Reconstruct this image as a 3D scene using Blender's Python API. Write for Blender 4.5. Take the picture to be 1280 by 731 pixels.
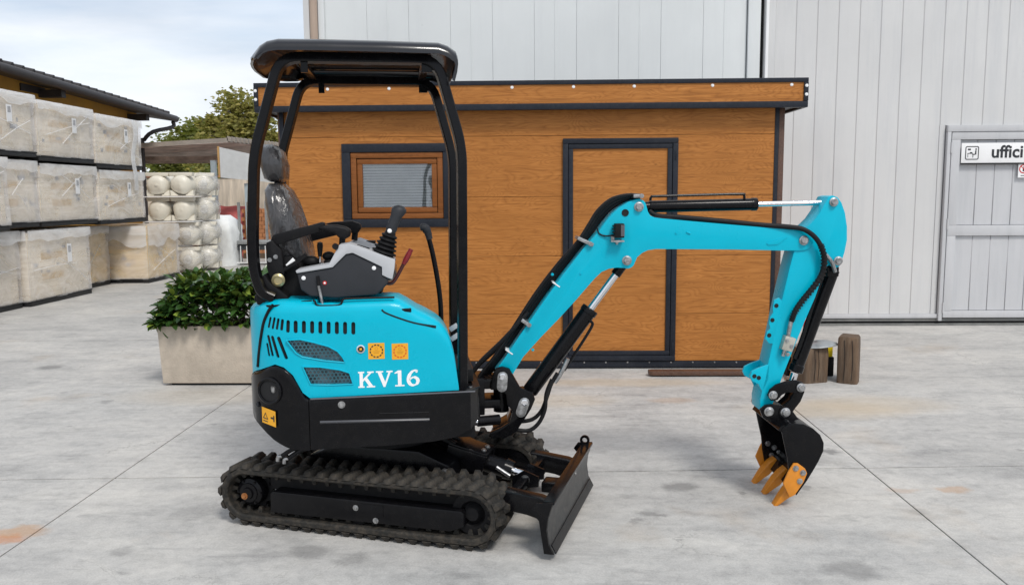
import bpy, bmesh, math, random
from math import sin, cos, pi, radians, sqrt, atan2
from mathutils import Vector, Matrix, noise
for o in list(bpy.data.objects): bpy.data.objects.remove(o)
SC = bpy.context.scene
COL = SC.collection
random.seed(7)
R = radians
V = Vector

# ------------------------------------------------------------------ camera
F_PX, CAM_H = 1050.0, 1.58
PITCH, YAW, ROLL = R(6.75), R(1.4), R(0.4)
FW = V((-sin(YAW)*cos(PITCH), cos(YAW)*cos(PITCH), -sin(PITCH)))
R0 = V((cos(YAW), sin(YAW), 0)); U0 = R0.cross(FW)
RT = R0*cos(ROLL) - U0*sin(ROLL); UP = U0*cos(ROLL) + R0*sin(ROLL)
CP = V((0, 0, CAM_H))
cam = bpy.data.cameras.new('camera'); camo = bpy.data.objects.new('camera', cam); COL.objects.link(camo)
cam.sensor_width = 36; cam.lens = F_PX/1280*36; cam.clip_start = 0.05; cam.clip_end = 600
m = Matrix.Identity(4)
for i, a in enumerate((RT, UP, -FW)):
    for j in range(3): m[j][i] = a[j]
m.translation = CP
camo.matrix_world = m
SC.camera = camo

# ------------------------------------------------------------------ sky, sun, exposure
SUN_EL, SUN_AZ = R(52), R(152)      # azimuth measured clockwise from +Y (sun stands behind the camera, to its right)
W = bpy.data.worlds.new('World'); SC.world = W; W.use_nodes = True
wt = W.node_tree; wt.nodes.clear()
def wn(t, **k):
    n = wt.nodes.new(t)
    for a, b in k.items(): setattr(n, a, b)
    return n
sky = wn('ShaderNodeTexSky', sky_type='NISHITA', sun_disc=False, sun_elevation=SUN_EL, sun_rotation=SUN_AZ, altitude=50, air_density=1.0, dust_density=2.0, ozone_density=1.2)
tc = wn('ShaderNodeTexCoord'); mp = wn('ShaderNodeMapping'); mp.inputs['Scale'].default_value = (1.0, 1.0, 3.2); mp.inputs['Location'].default_value = (0.3, 0.15, 0.55)
n1 = wn('ShaderNodeTexNoise'); n1.inputs['Scale'].default_value = 1.7; n1.inputs['Detail'].default_value = 9; n1.inputs['Roughness'].default_value = 0.55; n1.inputs['Distortion'].default_value = 0.4
cr = wn('ShaderNodeValToRGB'); cr.color_ramp.elements[0].position = 0.33; cr.color_ramp.elements[1].position = 0.56
cr.color_ramp.elements[0].color = (0.30, 0.30, 0.30, 1)
n2 = wn('ShaderNodeTexNoise'); n2.inputs['Scale'].default_value = 3.1; n2.inputs['Detail'].default_value = 8
cc = wn('ShaderNodeValToRGB'); cc.color_ramp.elements[0].position = 0.38; cc.color_ramp.elements[1].position = 0.62
cc.color_ramp.elements[0].color = (4.6, 5.0, 5.6, 1); cc.color_ramp.elements[1].color = (6.3, 6.6, 7.0, 1)
mx = wn('ShaderNodeMix', data_type='RGBA'); bg = wn('ShaderNodeBackground'); wo = wn('ShaderNodeOutputWorld')
L = wt.links.new
L(tc.outputs['Generated'], mp.inputs['Vector']); L(mp.outputs['Vector'], n1.inputs['Vector']); L(mp.outputs['Vector'], n2.inputs['Vector'])
L(n1.outputs['Fac'], cr.inputs['Fac']); L(n2.outputs['Fac'], cc.inputs['Fac'])
L(cr.outputs['Color'], mx.inputs['Factor']); L(sky.outputs['Color'], mx.inputs[6]); L(cc.outputs['Color'], mx.inputs[7])
L(mx.outputs[2], bg.inputs['Color']); bg.inputs['Strength'].default_value = 0.11
L(bg.outputs['Background'], wo.inputs['Surface'])
sl = bpy.data.lights.new('sun', 'SUN'); sl.energy = 1.5; sl.angle = R(14); sl.color = (1, 0.96, 0.9)
so = bpy.data.objects.new('sun', sl); COL.objects.link(so)
sd = V((sin(SUN_AZ)*cos(SUN_EL), cos(SUN_AZ)*cos(SUN_EL), sin(SUN_EL)))
so.rotation_euler = sd.to_track_quat('Z', 'Y').to_euler(); so.location = sd*30
SC.view_settings.view_transform = 'Standard'; SC.view_settings.look = 'None'; SC.view_settings.gamma = 1
SC.view_settings.exposure = 0.5; SC.view_settings.use_curve_mapping = False
SC.render.engine = 'CYCLES'
SC.render.resolution_x = 1024; SC.render.resolution_y = 584

# ------------------------------------------------------------------ measuring: image point -> point on a real plane
def ray(px, py): return FW*F_PX + RT*(px-640) - UP*(py-365.5)
def gnd(px, py, z=0.0):
    d = ray(px, py); return CP + d*((z-CAM_H)/d.z)
def ypl(px, py, Y):
    d = ray(px, py); return CP + d*(Y/d.y)
def xpl(px, py, X):
    d = ray(px, py); return CP + d*(X/d.x)
class Frame:
    def __init__(s, ox, oy, deg):
        a = R(deg); s.o = V((ox, oy, 0)); s.x = V((cos(a), sin(a), 0)); s.y = V((-sin(a), cos(a), 0))
    def __call__(s, px, py, yl):
        d = ray(px, py); t = (yl-(CP-s.o).dot(s.y))/d.dot(s.y); p = CP+d*t
        return ((p-s.o).dot(s.x), p.z)
    def p3(s, px, py, yl):
        x, z = s(px, py, yl); return V((x, yl, z))
EX, EY = -0.725, 4.15
S = Frame(EX, EY, 8.5)       # upper structure of the excavator
T = Frame(EX, EY, -14.5)     # its undercarriage

# ------------------------------------------------------------------ materials
MATS = {}
def nn(nt, t, ins=None, **k):
    n = nt.nodes.new(t)
    for a, b in k.items(): setattr(n, a, b)
    if ins:
        for a, b in ins.items():
            if isinstance(b, bpy.types.NodeSocket): nt.links.new(b, n.inputs[a])
            else: n.inputs[a].default_value = b
    return n
def newmat(name):
    mt = bpy.data.materials.new(name); mt.use_nodes = True; nt = mt.node_tree; nt.nodes.clear()
    out = nn(nt, 'ShaderNodeOutputMaterial'); MATS[name] = mt
    return mt, nt, out
def c4(c): return (c[0], c[1], c[2], 1)
def coords(nt, world=False, scale=(1, 1, 1)):
    v = nn(nt, 'ShaderNodeNewGeometry').outputs['Position'] if world else nn(nt, 'ShaderNodeTexCoord').outputs['Object']
    return nn(nt, 'ShaderNodeMapping', {'Vector': v, 'Scale': scale}).outputs['Vector']
def ramp(nt, fac, stops):
    r = nn(nt, 'ShaderNodeValToRGB', {'Fac': fac}); e = r.color_ramp.elements
    while len(e) < len(stops): e.new(0.5)
    for i, (p, c) in enumerate(stops):
        e[i].position = p; e[i].color = c4(c) if not isinstance(c, float) else (c, c, c, 1)
    return r.outputs['Color']
def mixc(nt, f, a, b, mode='MIX'):
    n = nn(nt, 'ShaderNodeMix', data_type='RGBA', blend_type=mode)
    for sck, v in ((n.inputs['Factor'], f), (n.inputs[6], a), (n.inputs[7], b)):
        if isinstance(v, bpy.types.NodeSocket): nt.links.new(v, sck)
        else: sck.default_value = c4(v) if isinstance(v, tuple) else v
    return n.outputs[2]
def mathn(nt, op, a, b=0.0, clamp=False):
    return nn(nt, 'ShaderNodeMath', {0: a, 1: b}, operation=op, use_clamp=clamp).outputs[0]
def pm(name, col, rough=0.5, metal=0.0, coat=0.0, var=0.12, scale=6.0, bump=0.0, bscale=60.0, dust=0.0, dustcol=(0.32, 0.29, 0.25), spec=0.5, world=False, stretch=(1, 1, 1), rvar=0.12):
    mt, nt, out = newmat(name)
    v = coords(nt, world, stretch)
    nz = nn(nt, 'ShaderNodeTexNoise', {'Vector': v, 'Scale': scale, 'Detail': 6.0, 'Roughness': 0.6})
    d = tuple(x*(1-var) for x in col); h = tuple(min(1, x*(1+var)) for x in col)
    c = ramp(nt, nz.outputs['Fac'], [(0.3, d), (0.7, h)])
    if dust > 0:
        n3 = nn(nt, 'ShaderNodeTexNoise', {'Vector': v, 'Scale': scale*3.3, 'Detail': 9.0, 'Roughness': 0.7})
        f = ramp(nt, n3.outputs['Fac'], [(0.45, 0.0), (0.75, dust)])
        c = mixc(nt, f, c, dustcol)
    rr = nn(nt, 'ShaderNodeMapRange', {'Value': nz.outputs['Fac'], 'From Min': 0.3, 'From Max': 0.7, 'To Min': max(0.02, rough-rvar*rough), 'To Max': min(1, rough+rvar*rough)})
    b = nn(nt, 'ShaderNodeBsdfPrincipled', {'Base Color': c, 'Roughness': rr.outputs[0], 'Metallic': metal, 'Coat Weight': coat, 'Coat Roughness': 0.06, 'Specular IOR Level': spec})
    if bump > 0:
        n2 = nn(nt, 'ShaderNodeTexNoise', {'Vector': v, 'Scale': bscale, 'Detail': 5.0})
        bp = nn(nt, 'ShaderNodeBump', {'Height': n2.outputs['Fac'], 'Strength': bump, 'Distance': 0.01})
        nt.links.new(bp.outputs['Normal'], b.inputs['Normal'])
    nt.links.new(b.outputs[0], out.inputs['Surface'])
    return mt
TEAL = pm('teal_paint', (0.0, 0.43, 0.585), 0.28, coat=0.10, spec=0.2, var=0.06, scale=3, bump=0.03, bscale=180)
BLACK = pm('black_gloss_paint', (0.004, 0.004, 0.005), 0.20, coat=0.0, var=0.2, scale=8, dust=0.012, spec=0.2, bump=0.015, bscale=140)
BLACKM = pm('black_matt_plastic', (0.006, 0.006, 0.007), 0.5, var=0.2, scale=14, dust=0.02, spec=0.2, bump=0.08, bscale=300)
GREYP = pm('charcoal_plastic', (0.030, 0.032, 0.037), 0.5, spec=0.25, var=0.12, bump=0.12, bscale=350)
LGREY = pm('light_grey_plastic', (0.46, 0.47, 0.49), 0.45, var=0.06, bump=0.06, bscale=300)
CHROME = pm('chrome', (0.80, 0.80, 0.82), 0.12, 1.0, var=0.05)
ZINC = pm('zinc_plated_steel', (0.40, 0.40, 0.40), 0.34, 0.9, var=0.4, scale=60)
RUBBER = pm('track_rubber', (0.020, 0.019, 0.017), 0.75, var=0.4, scale=9, dust=0.5, dustcol=(0.13, 0.105, 0.078), spec=0.3, bump=0.3, bscale=90)
HOSE = pm('hose_rubber', (0.008, 0.008, 0.009), 0.5, spec=0.25, var=0.2, bump=0.25, bscale=220)
ORANGE = pm('orange_paint', (0.62, 0.22, 0.012), 0.42, var=0.12, scale=12, bump=0.05, bscale=100, dust=0.1)
YELLOWST = pm('sticker_amber', (0.80, 0.38, 0.015), 0.4, var=0.05)
REDP = pm('red_grip', (0.20, 0.012, 0.016), 0.35, var=0.1)
WHITEP = pm('white_vinyl', (0.85, 0.85, 0.85), 0.4, var=0.03)
DARK = pm('dark_void', (0.006, 0.006, 0.007), 0.8, var=0.1)
BROWNST = pm('brown_painted_steel', (0.085, 0.038, 0.022), 0.5, var=0.3, scale=20, dust=0.15)
ANTH = pm('anthracite_metal', (0.014, 0.017, 0.025), 0.42, var=0.12, scale=10, bump=0.03, dust=0.04, spec=0.25)

def plastic_film():
    mt, nt, out = newmat('seat_in_clear_film')
    v = coords(nt, False, (1, 1, 1))
    nz = nn(nt, 'ShaderNodeTexNoise', {'Vector': nn(nt, 'ShaderNodeMapping', {'Vector': v, 'Scale': (24, 9, 8), 'Rotation': (0.3, 0.5, 0)}).outputs[0], 'Scale': 1.0, 'Detail': 4.0, 'Distortion': 1.4})
    bp = nn(nt, 'ShaderNodeBump', {'Height': nz.outputs['Fac'], 'Strength': 0.75, 'Distance': 0.022})
    n2 = nn(nt, 'ShaderNodeTexNoise', {'Vector': v, 'Scale': 9.0, 'Detail': 5.0, 'Distortion': 1.0})
    c = ramp(nt, n2.outputs['Fac'], [(0.35, (0.018, 0.018, 0.02)), (0.7, (0.055, 0.050, 0.050))])
    b = nn(nt, 'ShaderNodeBsdfPrincipled', {'Base Color': c, 'Roughness': 0.45, 'Coat Weight': 0.8, 'Coat Roughness': 0.09, 'Coat IOR': 1.5, 'Normal': bp.outputs[0], 'Coat Normal': bp.outputs[0]})
    nt.links.new(b.outputs[0], out.inputs[0]); return mt
FILMSEAT = plastic_film()

def wood_mat(name, dark, mid, light, seed=0.0):
    mt, nt, out = newmat(name)
    v = coords(nt, True)
    big = nn(nt, 'ShaderNodeTexNoise', {'Vector': nn(nt, 'ShaderNodeMapping', {'Vector': v, 'Scale': (0.9, 0.9, 4.2), 'Location': (seed, 0, 0)}).outputs[0], 'Scale': 1.7, 'Detail': 1.6, 'Distortion': 0.5})
    rings = mathn(nt, 'FRACT', mathn(nt, 'MULTIPLY', big.outputs['Fac'], 24.0))
    rings = mathn(nt, 'ABSOLUTE', mathn(nt, 'SUBTRACT', rings, 0.5))
    fine = nn(nt, 'ShaderNodeTexNoise', {'Vector': nn(nt, 'ShaderNodeMapping', {'Vector': v, 'Scale': (3.2, 3.2, 72)}).outputs[0], 'Scale': 1.0, 'Detail': 5.0, 'Roughness': 0.7})
    blot = nn(nt, 'ShaderNodeTexNoise', {'Vector': nn(nt, 'ShaderNodeMapping', {'Vector': v, 'Scale': (1.2, 1.2, 3.5)}).outputs[0], 'Scale': 1.3, 'Detail': 3.0})
    c1 = ramp(nt, fine.outputs['Fac'], [(0.34, dark), (0.50, mid), (0.68, light)])
    c2 = ramp(nt, rings, [(0.0, dark), (0.14, mid), (0.5, light)])
    c = mixc(nt, 0.36, c1, c2)
    c = mixc(nt, ramp(nt, blot.outputs['Fac'], [(0.35, 0.0), (0.7, 0.45)]), c, tuple(x*0.78 for x in mid))
    kn = nn(nt, 'ShaderNodeTexVoronoi', {'Vector': nn(nt, 'ShaderNodeMapping', {'Vector': v, 'Scale': (1.0, 1.0, 2.6), 'Location': (seed, 0.2, 0.4)}).outputs[0], 'Scale': 2.3})
    c = mixc(nt, ramp(nt, kn.outputs['Distance'], [(0.012, 0.7), (0.045, 0.0)]), c, tuple(x*0.5 for x in dark))
    bp = nn(nt, 'ShaderNodeBump', {'Height': fine.outputs['Fac'], 'Strength': 0.10, 'Distance': 0.004})
    b = nn(nt, 'ShaderNodeBsdfPrincipled', {'Base Color': c, 'Roughness': 0.5, 'Specular IOR Level': 0.22, 'Normal': bp.outputs[0]})
    nt.links.new(b.outputs[0], out.inputs[0]); return mt
WOOD = wood_mat('golden_oak_laminate', (0.215, 0.078, 0.018), (0.405, 0.155, 0.035), (0.53, 0.225, 0.060))
WOODF = wood_mat('brown_oak_profile', (0.12, 0.040, 0.010), (0.22, 0.075, 0.018), (0.29, 0.105, 0.028), 3.0)

def concrete_ground():
    mt, nt, out = newmat('yard_concrete')
    v = coords(nt, True)
    a = nn(nt, 'ShaderNodeTexNoise', {'Vector': v, 'Scale': 0.75, 'Detail': 9.0, 'Roughness': 0.66, 'Distortion': 0.7})
    b_ = nn(nt, 'ShaderNodeTexNoise', {'Vector': nn(nt, 'ShaderNodeMapping', {'Vector': v, 'Scale': (1, 2.2, 1)}).outputs[0], 'Scale': 2.4, 'Detail': 9.0, 'Roughness': 0.68})
    g = nn(nt, 'ShaderNodeTexNoise', {'Vector': v, 'Scale': 120.0, 'Detail': 4.0, 'Roughness': 0.7})
    c = ramp(nt, a.outputs['Fac'], [(0.34, (0.235, 0.231, 0.224)), (0.5, (0.435, 0.423, 0.402)), (0.64, (0.63, 0.602, 0.548))])
    c = mixc(nt, 0.5, c, ramp(nt, b_.outputs['Fac'], [(0.34, (0.175, 0.172, 0.168)), (0.48, (0.41, 0.40, 0.382)), (0.66, (0.57, 0.548, 0.51))]))
    g2 = nn(nt, 'ShaderNodeTexNoise', {'Vector': v, 'Scale': 17.0, 'Detail': 9.0, 'Roughness': 0.75, 'Distortion': 0.6})
    c = mixc(nt, 0.20, c, ramp(nt, g2.outputs['Fac'], [(0.36, (0.14, 0.14, 0.138)), (0.5, (0.48, 0.47, 0.455)), (0.66, (0.74, 0.72, 0.69))]))
    c = mixc(nt, 0.18, c, ramp(nt, g.outputs['Fac'], [(0.3, (0.12, 0.12, 0.12)), (0.7, (0.85, 0.84, 0.81))]))
    ck = nn(nt, 'ShaderNodeTexVoronoi', {'Vector': nn(nt, 'ShaderNodeVectorMath', {0: v, 1: nn(nt, 'ShaderNodeVectorMath', {0: a.outputs['Color'], 'Scale': 1.6}, operation='SCALE').outputs[0]}, operation='ADD').outputs[0], 'Scale': 0.42}, feature='DISTANCE_TO_EDGE')
    ckm = mathn(nt, 'MULTIPLY', ramp(nt, ck.outputs['Distance'], [(0.0008, 0.6), (0.0022, 0.0)]), ramp(nt, a.outputs['Fac'], [(0.47, 0.0), (0.60, 1.0)]))
    c = mixc(nt, ckm, c, (0.12, 0.118, 0.112))
    # scuffs: stretched, thin, dark
    sc = nn(nt, 'ShaderNodeTexNoise', {'Vector': nn(nt, 'ShaderNodeMapping', {'Vector': v, 'Scale': (0.7, 3.2, 1), 'Rotation': (0, 0, 0.25)}).outputs[0], 'Scale': 2.7, 'Detail': 10.0, 'Roughness': 0.72, 'Distortion': 1.2})
    c = mixc(nt, ramp(nt, sc.outputs['Fac'], [(0.55, 0.0), (0.70, 0.5)]), c, (0.22, 0.218, 0.213))
    sp = nn(nt, 'ShaderNodeTexVoronoi', {'Vector': nn(nt, 'ShaderNodeVectorMath', {0: v, 1: nn(nt, 'ShaderNodeVectorMath', {0: b_.outputs['Color'], 'Scale': 0.5}, operation='SCALE').outputs[0]}, operation='ADD').outputs[0], 'Scale': 1.9})
    c = mixc(nt, ramp(nt, sp.outputs['Distance'], [(0.02, 0.5), (0.07, 0.0)]), c, (0.15, 0.148, 0.145))
    # pale worn band and rust bleeds: broad marks of their own shape
    rs = nn(nt, 'ShaderNodeTexNoise', {'Vector': nn(nt, 'ShaderNodeMapping', {'Vector': v, 'Location': (4.1, 2.3, 0)}).outputs[0], 'Scale': 0.9, 'Detail': 7.0, 'Roughness': 0.6})
    c = mixc(nt, ramp(nt, rs.outputs['Fac'], [(0.60, 0.0), (0.74, 0.32)]), c, (0.42, 0.30, 0.18))
    wob = nn(nt, 'ShaderNodeVectorMath', {0: nn(nt, 'ShaderNodeTexNoise', {'Vector': v, 'Scale': 8.0, 'Detail': 8.0, 'Roughness': 0.7}).outputs['Color'], 'Scale': 0.19}, operation='SCALE').outputs[0]
    vw = nn(nt, 'ShaderNodeVectorMath', {0: v, 1: wob}, operation='ADD').outputs[0]
    def stain(c, px, py, r, col, f, sx=1.0):
        p = gnd(px, py)
        q = nn(nt, 'ShaderNodeVectorMath', {0: vw, 1: (p.x+0.095, p.y+0.095, 0.095)}, operation='SUBTRACT').outputs[0]
        q = nn(nt, 'ShaderNodeMapping', {'Vector': q, 'Scale': (1/sx, 1, 0)}).outputs[0]
        d = nn(nt, 'ShaderNodeVectorMath', {0: q}, operation='LENGTH').outputs['Value']
        return mixc(nt, ramp(nt, d, [(max(0.0, r*0.55), f*0.85), (r*1.15, 0.0)]), c, col)
    ink = (0.17, 0.167, 0.162); rust = (0.45, 0.24, 0.10); tan = (0.50, 0.40, 0.27)
    for px, py, r, f in [(850, 608, .085, .75), (1066, 712, .10, .6), (62, 459, .10, .8), (1037, 564, .055, .85), (812, 641, .05, .7), (828, 643, .03, .6), (797, 650, .03, .6), (385, 690, .08, .6), (440, 700, .06, .45), (1020, 575, .07, .35),
                         (1005, 610, .04, .6), (925, 616, .02, .7), (130, 502, .05, .5), (690, 700, .08, .3), (80, 490, .03, .5), (955, 600, .04, .5), (1150, 640, .05, .35), (240, 640, .09, .25), (150, 690, .05, .4)]:
        c = stain(c, px, py, r, ink, f, 1.25)
    for px, py, r, col, f, sx in [(20, 664, .07, rust, .65, 2.2), (8, 672, .06, (0.5, 0.2, 0.07), .7, 1.6), (1192, 612, .05, rust, .5, 2), (1130, 612, .05, rust, .3, 2), (1030, 512, .28, tan, .5, 2.2), (1090, 505, .3, tan, .4, 2), (780, 478, .16, tan, .5, 6), (840, 500, .10, rust, .3, 2), (700, 500, .22, tan, .35, 2), (600, 640, .3, tan, .12, 2), (260, 495, .3, tan, .25, 2.5), (390, 470, .3, tan, .2, 3)]:
        c = stain(c, px, py, r, col, f, sx)
    h = mathn(nt, 'ADD', mathn(nt, 'MULTIPLY', g.outputs['Fac'], 0.5), b_.outputs['Fac'])
    bp = nn(nt, 'ShaderNodeBump', {'Height': h, 'Strength': 0.22, 'Distance': 0.012})
    rr = nn(nt, 'ShaderNodeMapRange', {'Value': b_.outputs['Fac'], 'From Min': 0.3, 'From Max': 0.7, 'To Min': 0.62, 'To Max': 0.9})
    b = nn(nt, 'ShaderNodeBsdfPrincipled', {'Base Color': c, 'Roughness': rr.outputs[0], 'Specular IOR Level': 0.35, 'Normal': bp.outputs[0]})
    nt.links.new(b.outputs[0], out.inputs[0]); return mt
CONC = concrete_ground()

def painted_sheet(name, base, dirt, streak):
    mt, nt, out = newmat(name)
    v = coords(nt, True)
    a = nn(nt, 'ShaderNodeTexNoise', {'Vector': v, 'Scale': 0.7, 'Detail': 6.0, 'Roughness': 0.6})
    s = nn(nt, 'ShaderNodeTexNoise', {'Vector': nn(nt, 'ShaderNodeMapping', {'Vector': v, 'Scale': (7, 7, 0.55)}).outputs[0], 'Scale': 1.0, 'Detail': 7.0, 'Roughness': 0.7})
    sp = nn(nt, 'ShaderNodeTexNoise', {'Vector': v, 'Scale': 9.0, 'Detail': 8.0, 'Roughness': 0.75})
    c = ramp(nt, a.outputs['Fac'], [(0.3, tuple(x*0.9 for x in base)), (0.7, base)])
    c = mixc(nt, ramp(nt, s.outputs['Fac'], [(0.48, 0.0), (0.78, streak)]), c, dirt)
    c = mixc(nt, ramp(nt, sp.outputs['Fac'], [(0.66, 0.0), (0.78, 0.5)]), c, tuple(x*0.6 for x in dirt))
    b = nn(nt, 'ShaderNodeBsdfPrincipled', {'Base Color': c, 'Roughness': 0.5, 'Specular IOR Level': 0.4})
    nt.links.new(b.outputs[0], out.inputs[0]); return mt
SHEET = painted_sheet('grey_white_sheet_metal', (0.64, 0.64, 0.635), (0.46, 0.475, 0.50), 0.5)
SHEET2 = painted_sheet('pale_grey_cladding', (0.72, 0.745, 0.745), (0.60, 0.62, 0.63), 0.35)
DOORM = painted_sheet('dirty_grey_door_paint', (0.56, 0.565, 0.58), (0.40, 0.415, 0.43), 0.6)
RAIL = pm('grey_floor_rail', (0.16, 0.165, 0.16), 0.6, var=0.25, dust=0.3)
BEIGE = pm('beige_pipe', (0.42, 0.32, 0.25), 0.5, var=0.15, scale=4, stretch=(1, 1, 0.2))
PLANTERC = pm('planter_concrete', (0.50, 0.43, 0.35), 0.85, var=0.16, scale=3.5, bump=0.3, bscale=70, dust=0.35, dustcol=(0.30, 0.25, 0.20))
SOIL = pm('soil', (0.05, 0.035, 0.022), 0.95, var=0.4, scale=30, bump=0.6)
TIMBER = pm('weathered_timber', (0.105, 0.066, 0.040), 0.85, var=0.45, scale=7, bump=0.6, bscale=26, stretch=(2.2, 2.2, 0.35), dust=0.35, dustcol=(0.24, 0.19, 0.14))
CREAM = pm('cream_panel', (0.82, 0.62, 0.34), 0.5, var=0.07, scale=5)
def slatted(name, col, line):
    mt, nt, out = newmat(name)
    v = coords(nt, True)
    z = nn(nt, 'ShaderNodeSeparateXYZ', {'Vector': v}).outputs['Z']
    n0 = nn(nt, 'ShaderNodeTexNoise', {'Vector': v, 'Scale': 2.5, 'Detail': 5.0})
    w = mathn(nt, 'FRACT', mathn(nt, 'MULTIPLY', z, 13.0))
    c = ramp(nt, n0.outputs['Fac'], [(0.3, tuple(x*0.86 for x in col)), (0.7, col)])
    c = mixc(nt, ramp(nt, w, [(0.06, 0.75), (0.16, 0.0)]), c, line)
    n1_ = nn(nt, 'ShaderNodeTexNoise', {'Vector': nn(nt, 'ShaderNodeMapping', {'Vector': v, 'Scale': (1.2, 1.2, 7)}).outputs[0], 'Scale': 2.2, 'Detail': 3.0})
    c = mixc(nt, ramp(nt, n1_.outputs['Fac'], [(0.5, 0.0), (0.7, 0.4)]), c, tuple(x*0.82 for x in col))
    b = nn(nt, 'ShaderNodeBsdfPrincipled', {'Base Color': c, 'Roughness': 0.6})
    nt.links.new(b.outputs[0], out.inputs[0]); return mt
CREAM2 = slatted('slatted_cream_crate', (0.93, 0.83, 0.67), (0.62, 0.50, 0.36))
OCHRE = pm('ochre_render', (0.44, 0.23, 0.035), 0.85, var=0.15, scale=2, bump=0.2, bscale=60)
ROOFD = pm('dark_roof_metal', (0.035, 0.031, 0.032), 0.55, var=0.2, scale=5)
TANKW = pm('ivory_tank_enamel', (0.74, 0.70, 0.60), 0.4, var=0.06, scale=6, dust=0.1)
OLDWALL = pm('stained_concrete_wall', (0.62, 0.54, 0.44), 0.9, var=0.4, scale=1.6, stretch=(2.5, 2.5, 0.4), bump=0.3, dust=0.3, dustcol=(0.30, 0.26, 0.22))
SHEDROOF = pm('old_fibre_cement', (0.34, 0.30, 0.26), 0.85, var=0.25, scale=2, dust=0.3, dustcol=(0.2, 0.17, 0.14))
UNDERR = pm('brown_roof_underside', (0.46, 0.40, 0.36), 0.85, var=0.5, scale=2.5)
REDTARP = pm('faded_red_tarp', (0.45, 0.10, 0.09), 0.55, var=0.35, scale=5, bump=0.5, bscale=12)
WHITETARP = pm('white_bag_cloth', (0.78, 0.80, 0.80), 0.6, var=0.1, scale=5, bump=0.4, bscale=14)
BRICKM = pm('orange_brick', (0.45, 0.19, 0.08), 0.85, var=0.25, scale=8)
BARK = pm('bark', (0.10, 0.075, 0.055), 0.9, var=0.4, scale=9, bump=0.6, bscale=30, stretch=(2, 2, 0.4))
SIGNY = pm('signal_yellow', (0.85, 0.62, 0.01), 0.4, var=0.06)
SIGNR = pm('signal_red', (0.55, 0.02, 0.02), 0.4, var=0.08)

def leaf_mat(name, a, b, c, gloss, trans):
    mt, nt, out = newmat(name)
    oi = nn(nt, 'ShaderNodeObjectInfo'); g = nn(nt, 'ShaderNodeNewGeometry')
    rnd = mathn(nt, 'FRACT', mathn(nt, 'ADD', oi.outputs['Random'], g.outputs['Random Per Island']))
    col = ramp(nt, rnd, [(0.0, a), (0.55, b), (0.84, b), (0.95, c)])
    d = nn(nt, 'ShaderNodeBsdfPrincipled', {'Base Color': col, 'Roughness': gloss, 'Specular IOR Level': 0.5})
    t = nn(nt, 'ShaderNodeBsdfTranslucent', {'Color': mixc(nt, 0.5, col, (0.25, 0.30, 0.03))})
    mx_ = nn(nt, 'ShaderNodeMixShader', {0: trans, 1: d.outputs[0], 2: t.outputs[0]})
    nt.links.new(mx_.outputs[0], out.inputs[0]); return mt
LAUREL = leaf_mat('laurel_leaf', (0.018, 0.050, 0.012), (0.046, 0.112, 0.026), (0.24, 0.32, 0.05), 0.26, 0.14)
TREEG = leaf_mat('tree_leaf_green', (0.09, 0.12, 0.025), (0.18, 0.19, 0.035), (0.27, 0.24, 0.05), 0.6, 0.4)
TREEY = leaf_mat('tree_leaf_yellowing', (0.20, 0.20, 0.05), (0.34, 0.30, 0.08), (0.48, 0.40, 0.12), 0.6, 0.4)

def wrap_mat(name, tint, lo, hi, sc=1.0):
    mt, nt, out = newmat(name)
    v = coords(nt, True)
    a = nn(nt, 'ShaderNodeTexNoise', {'Vector': nn(nt, 'ShaderNodeMapping', {'Vector': v, 'Scale': (1.0, 1.6, 2.6), 'Rotation': (0.35, 0.2, 0.3)}).outputs[0], 'Scale': 1.3*sc, 'Detail': 3.5, 'Roughness': 0.5, 'Distortion': 1.6})
    s = nn(nt, 'ShaderNodeTexNoise', {'Vector': nn(nt, 'ShaderNodeMapping', {'Vector': v, 'Scale': (1.0, 1.1, 9), 'Rotation': (0.5, 0, 0)}).outputs[0], 'Scale': 1.3*sc, 'Detail': 5.0, 'Distortion': 0.8})
    f = mathn(nt, 'ADD', ramp(nt, a.outputs['Fac'], [(0.33, lo), (0.68, hi)]), ramp(nt, s.outputs['Fac'], [(0.55, 0.0), (0.72, 0.22)]), True)
    bp = nn(nt, 'ShaderNodeBump', {'Height': a.outputs['Fac'], 'Strength': 0.35, 'Distance': 0.05})
    d = nn(nt, 'ShaderNodeBsdfPrincipled', {'Base Color': c4(tint), 'Roughness': 0.16, 'Specular IOR Level': 0.8, 'Normal': bp.outputs[0]})
    t = nn(nt, 'ShaderNodeBsdfTransparent', {'Color': (0.97, 0.97, 0.98, 1)})
    tl_ = nn(nt, 'ShaderNodeBsdfTranslucent', {'Color': c4(tint)})
    d = nn(nt, 'ShaderNodeMixShader', {0: 0.4, 1: d.outputs[0], 2: tl_.outputs[0]})
    mx_ = nn(nt, 'ShaderNodeMixShader', {0: f, 1: t.outputs[0], 2: d.outputs[0]})
    nt.links.new(mx_.outputs[0], out.inputs[0]); return mt
WRAP = wrap_mat('stretch_wrap', (0.98, 0.97, 0.96), 0.16, 0.60)
WRAPT = wrap_mat('white_top_sheet', (0.94, 0.94, 0.94), 0.62, 0.96)
WRAPC = wrap_mat('clear_bag_film', (0.88, 0.88, 0.87), 0.05, 0.5, 2.2)

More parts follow.
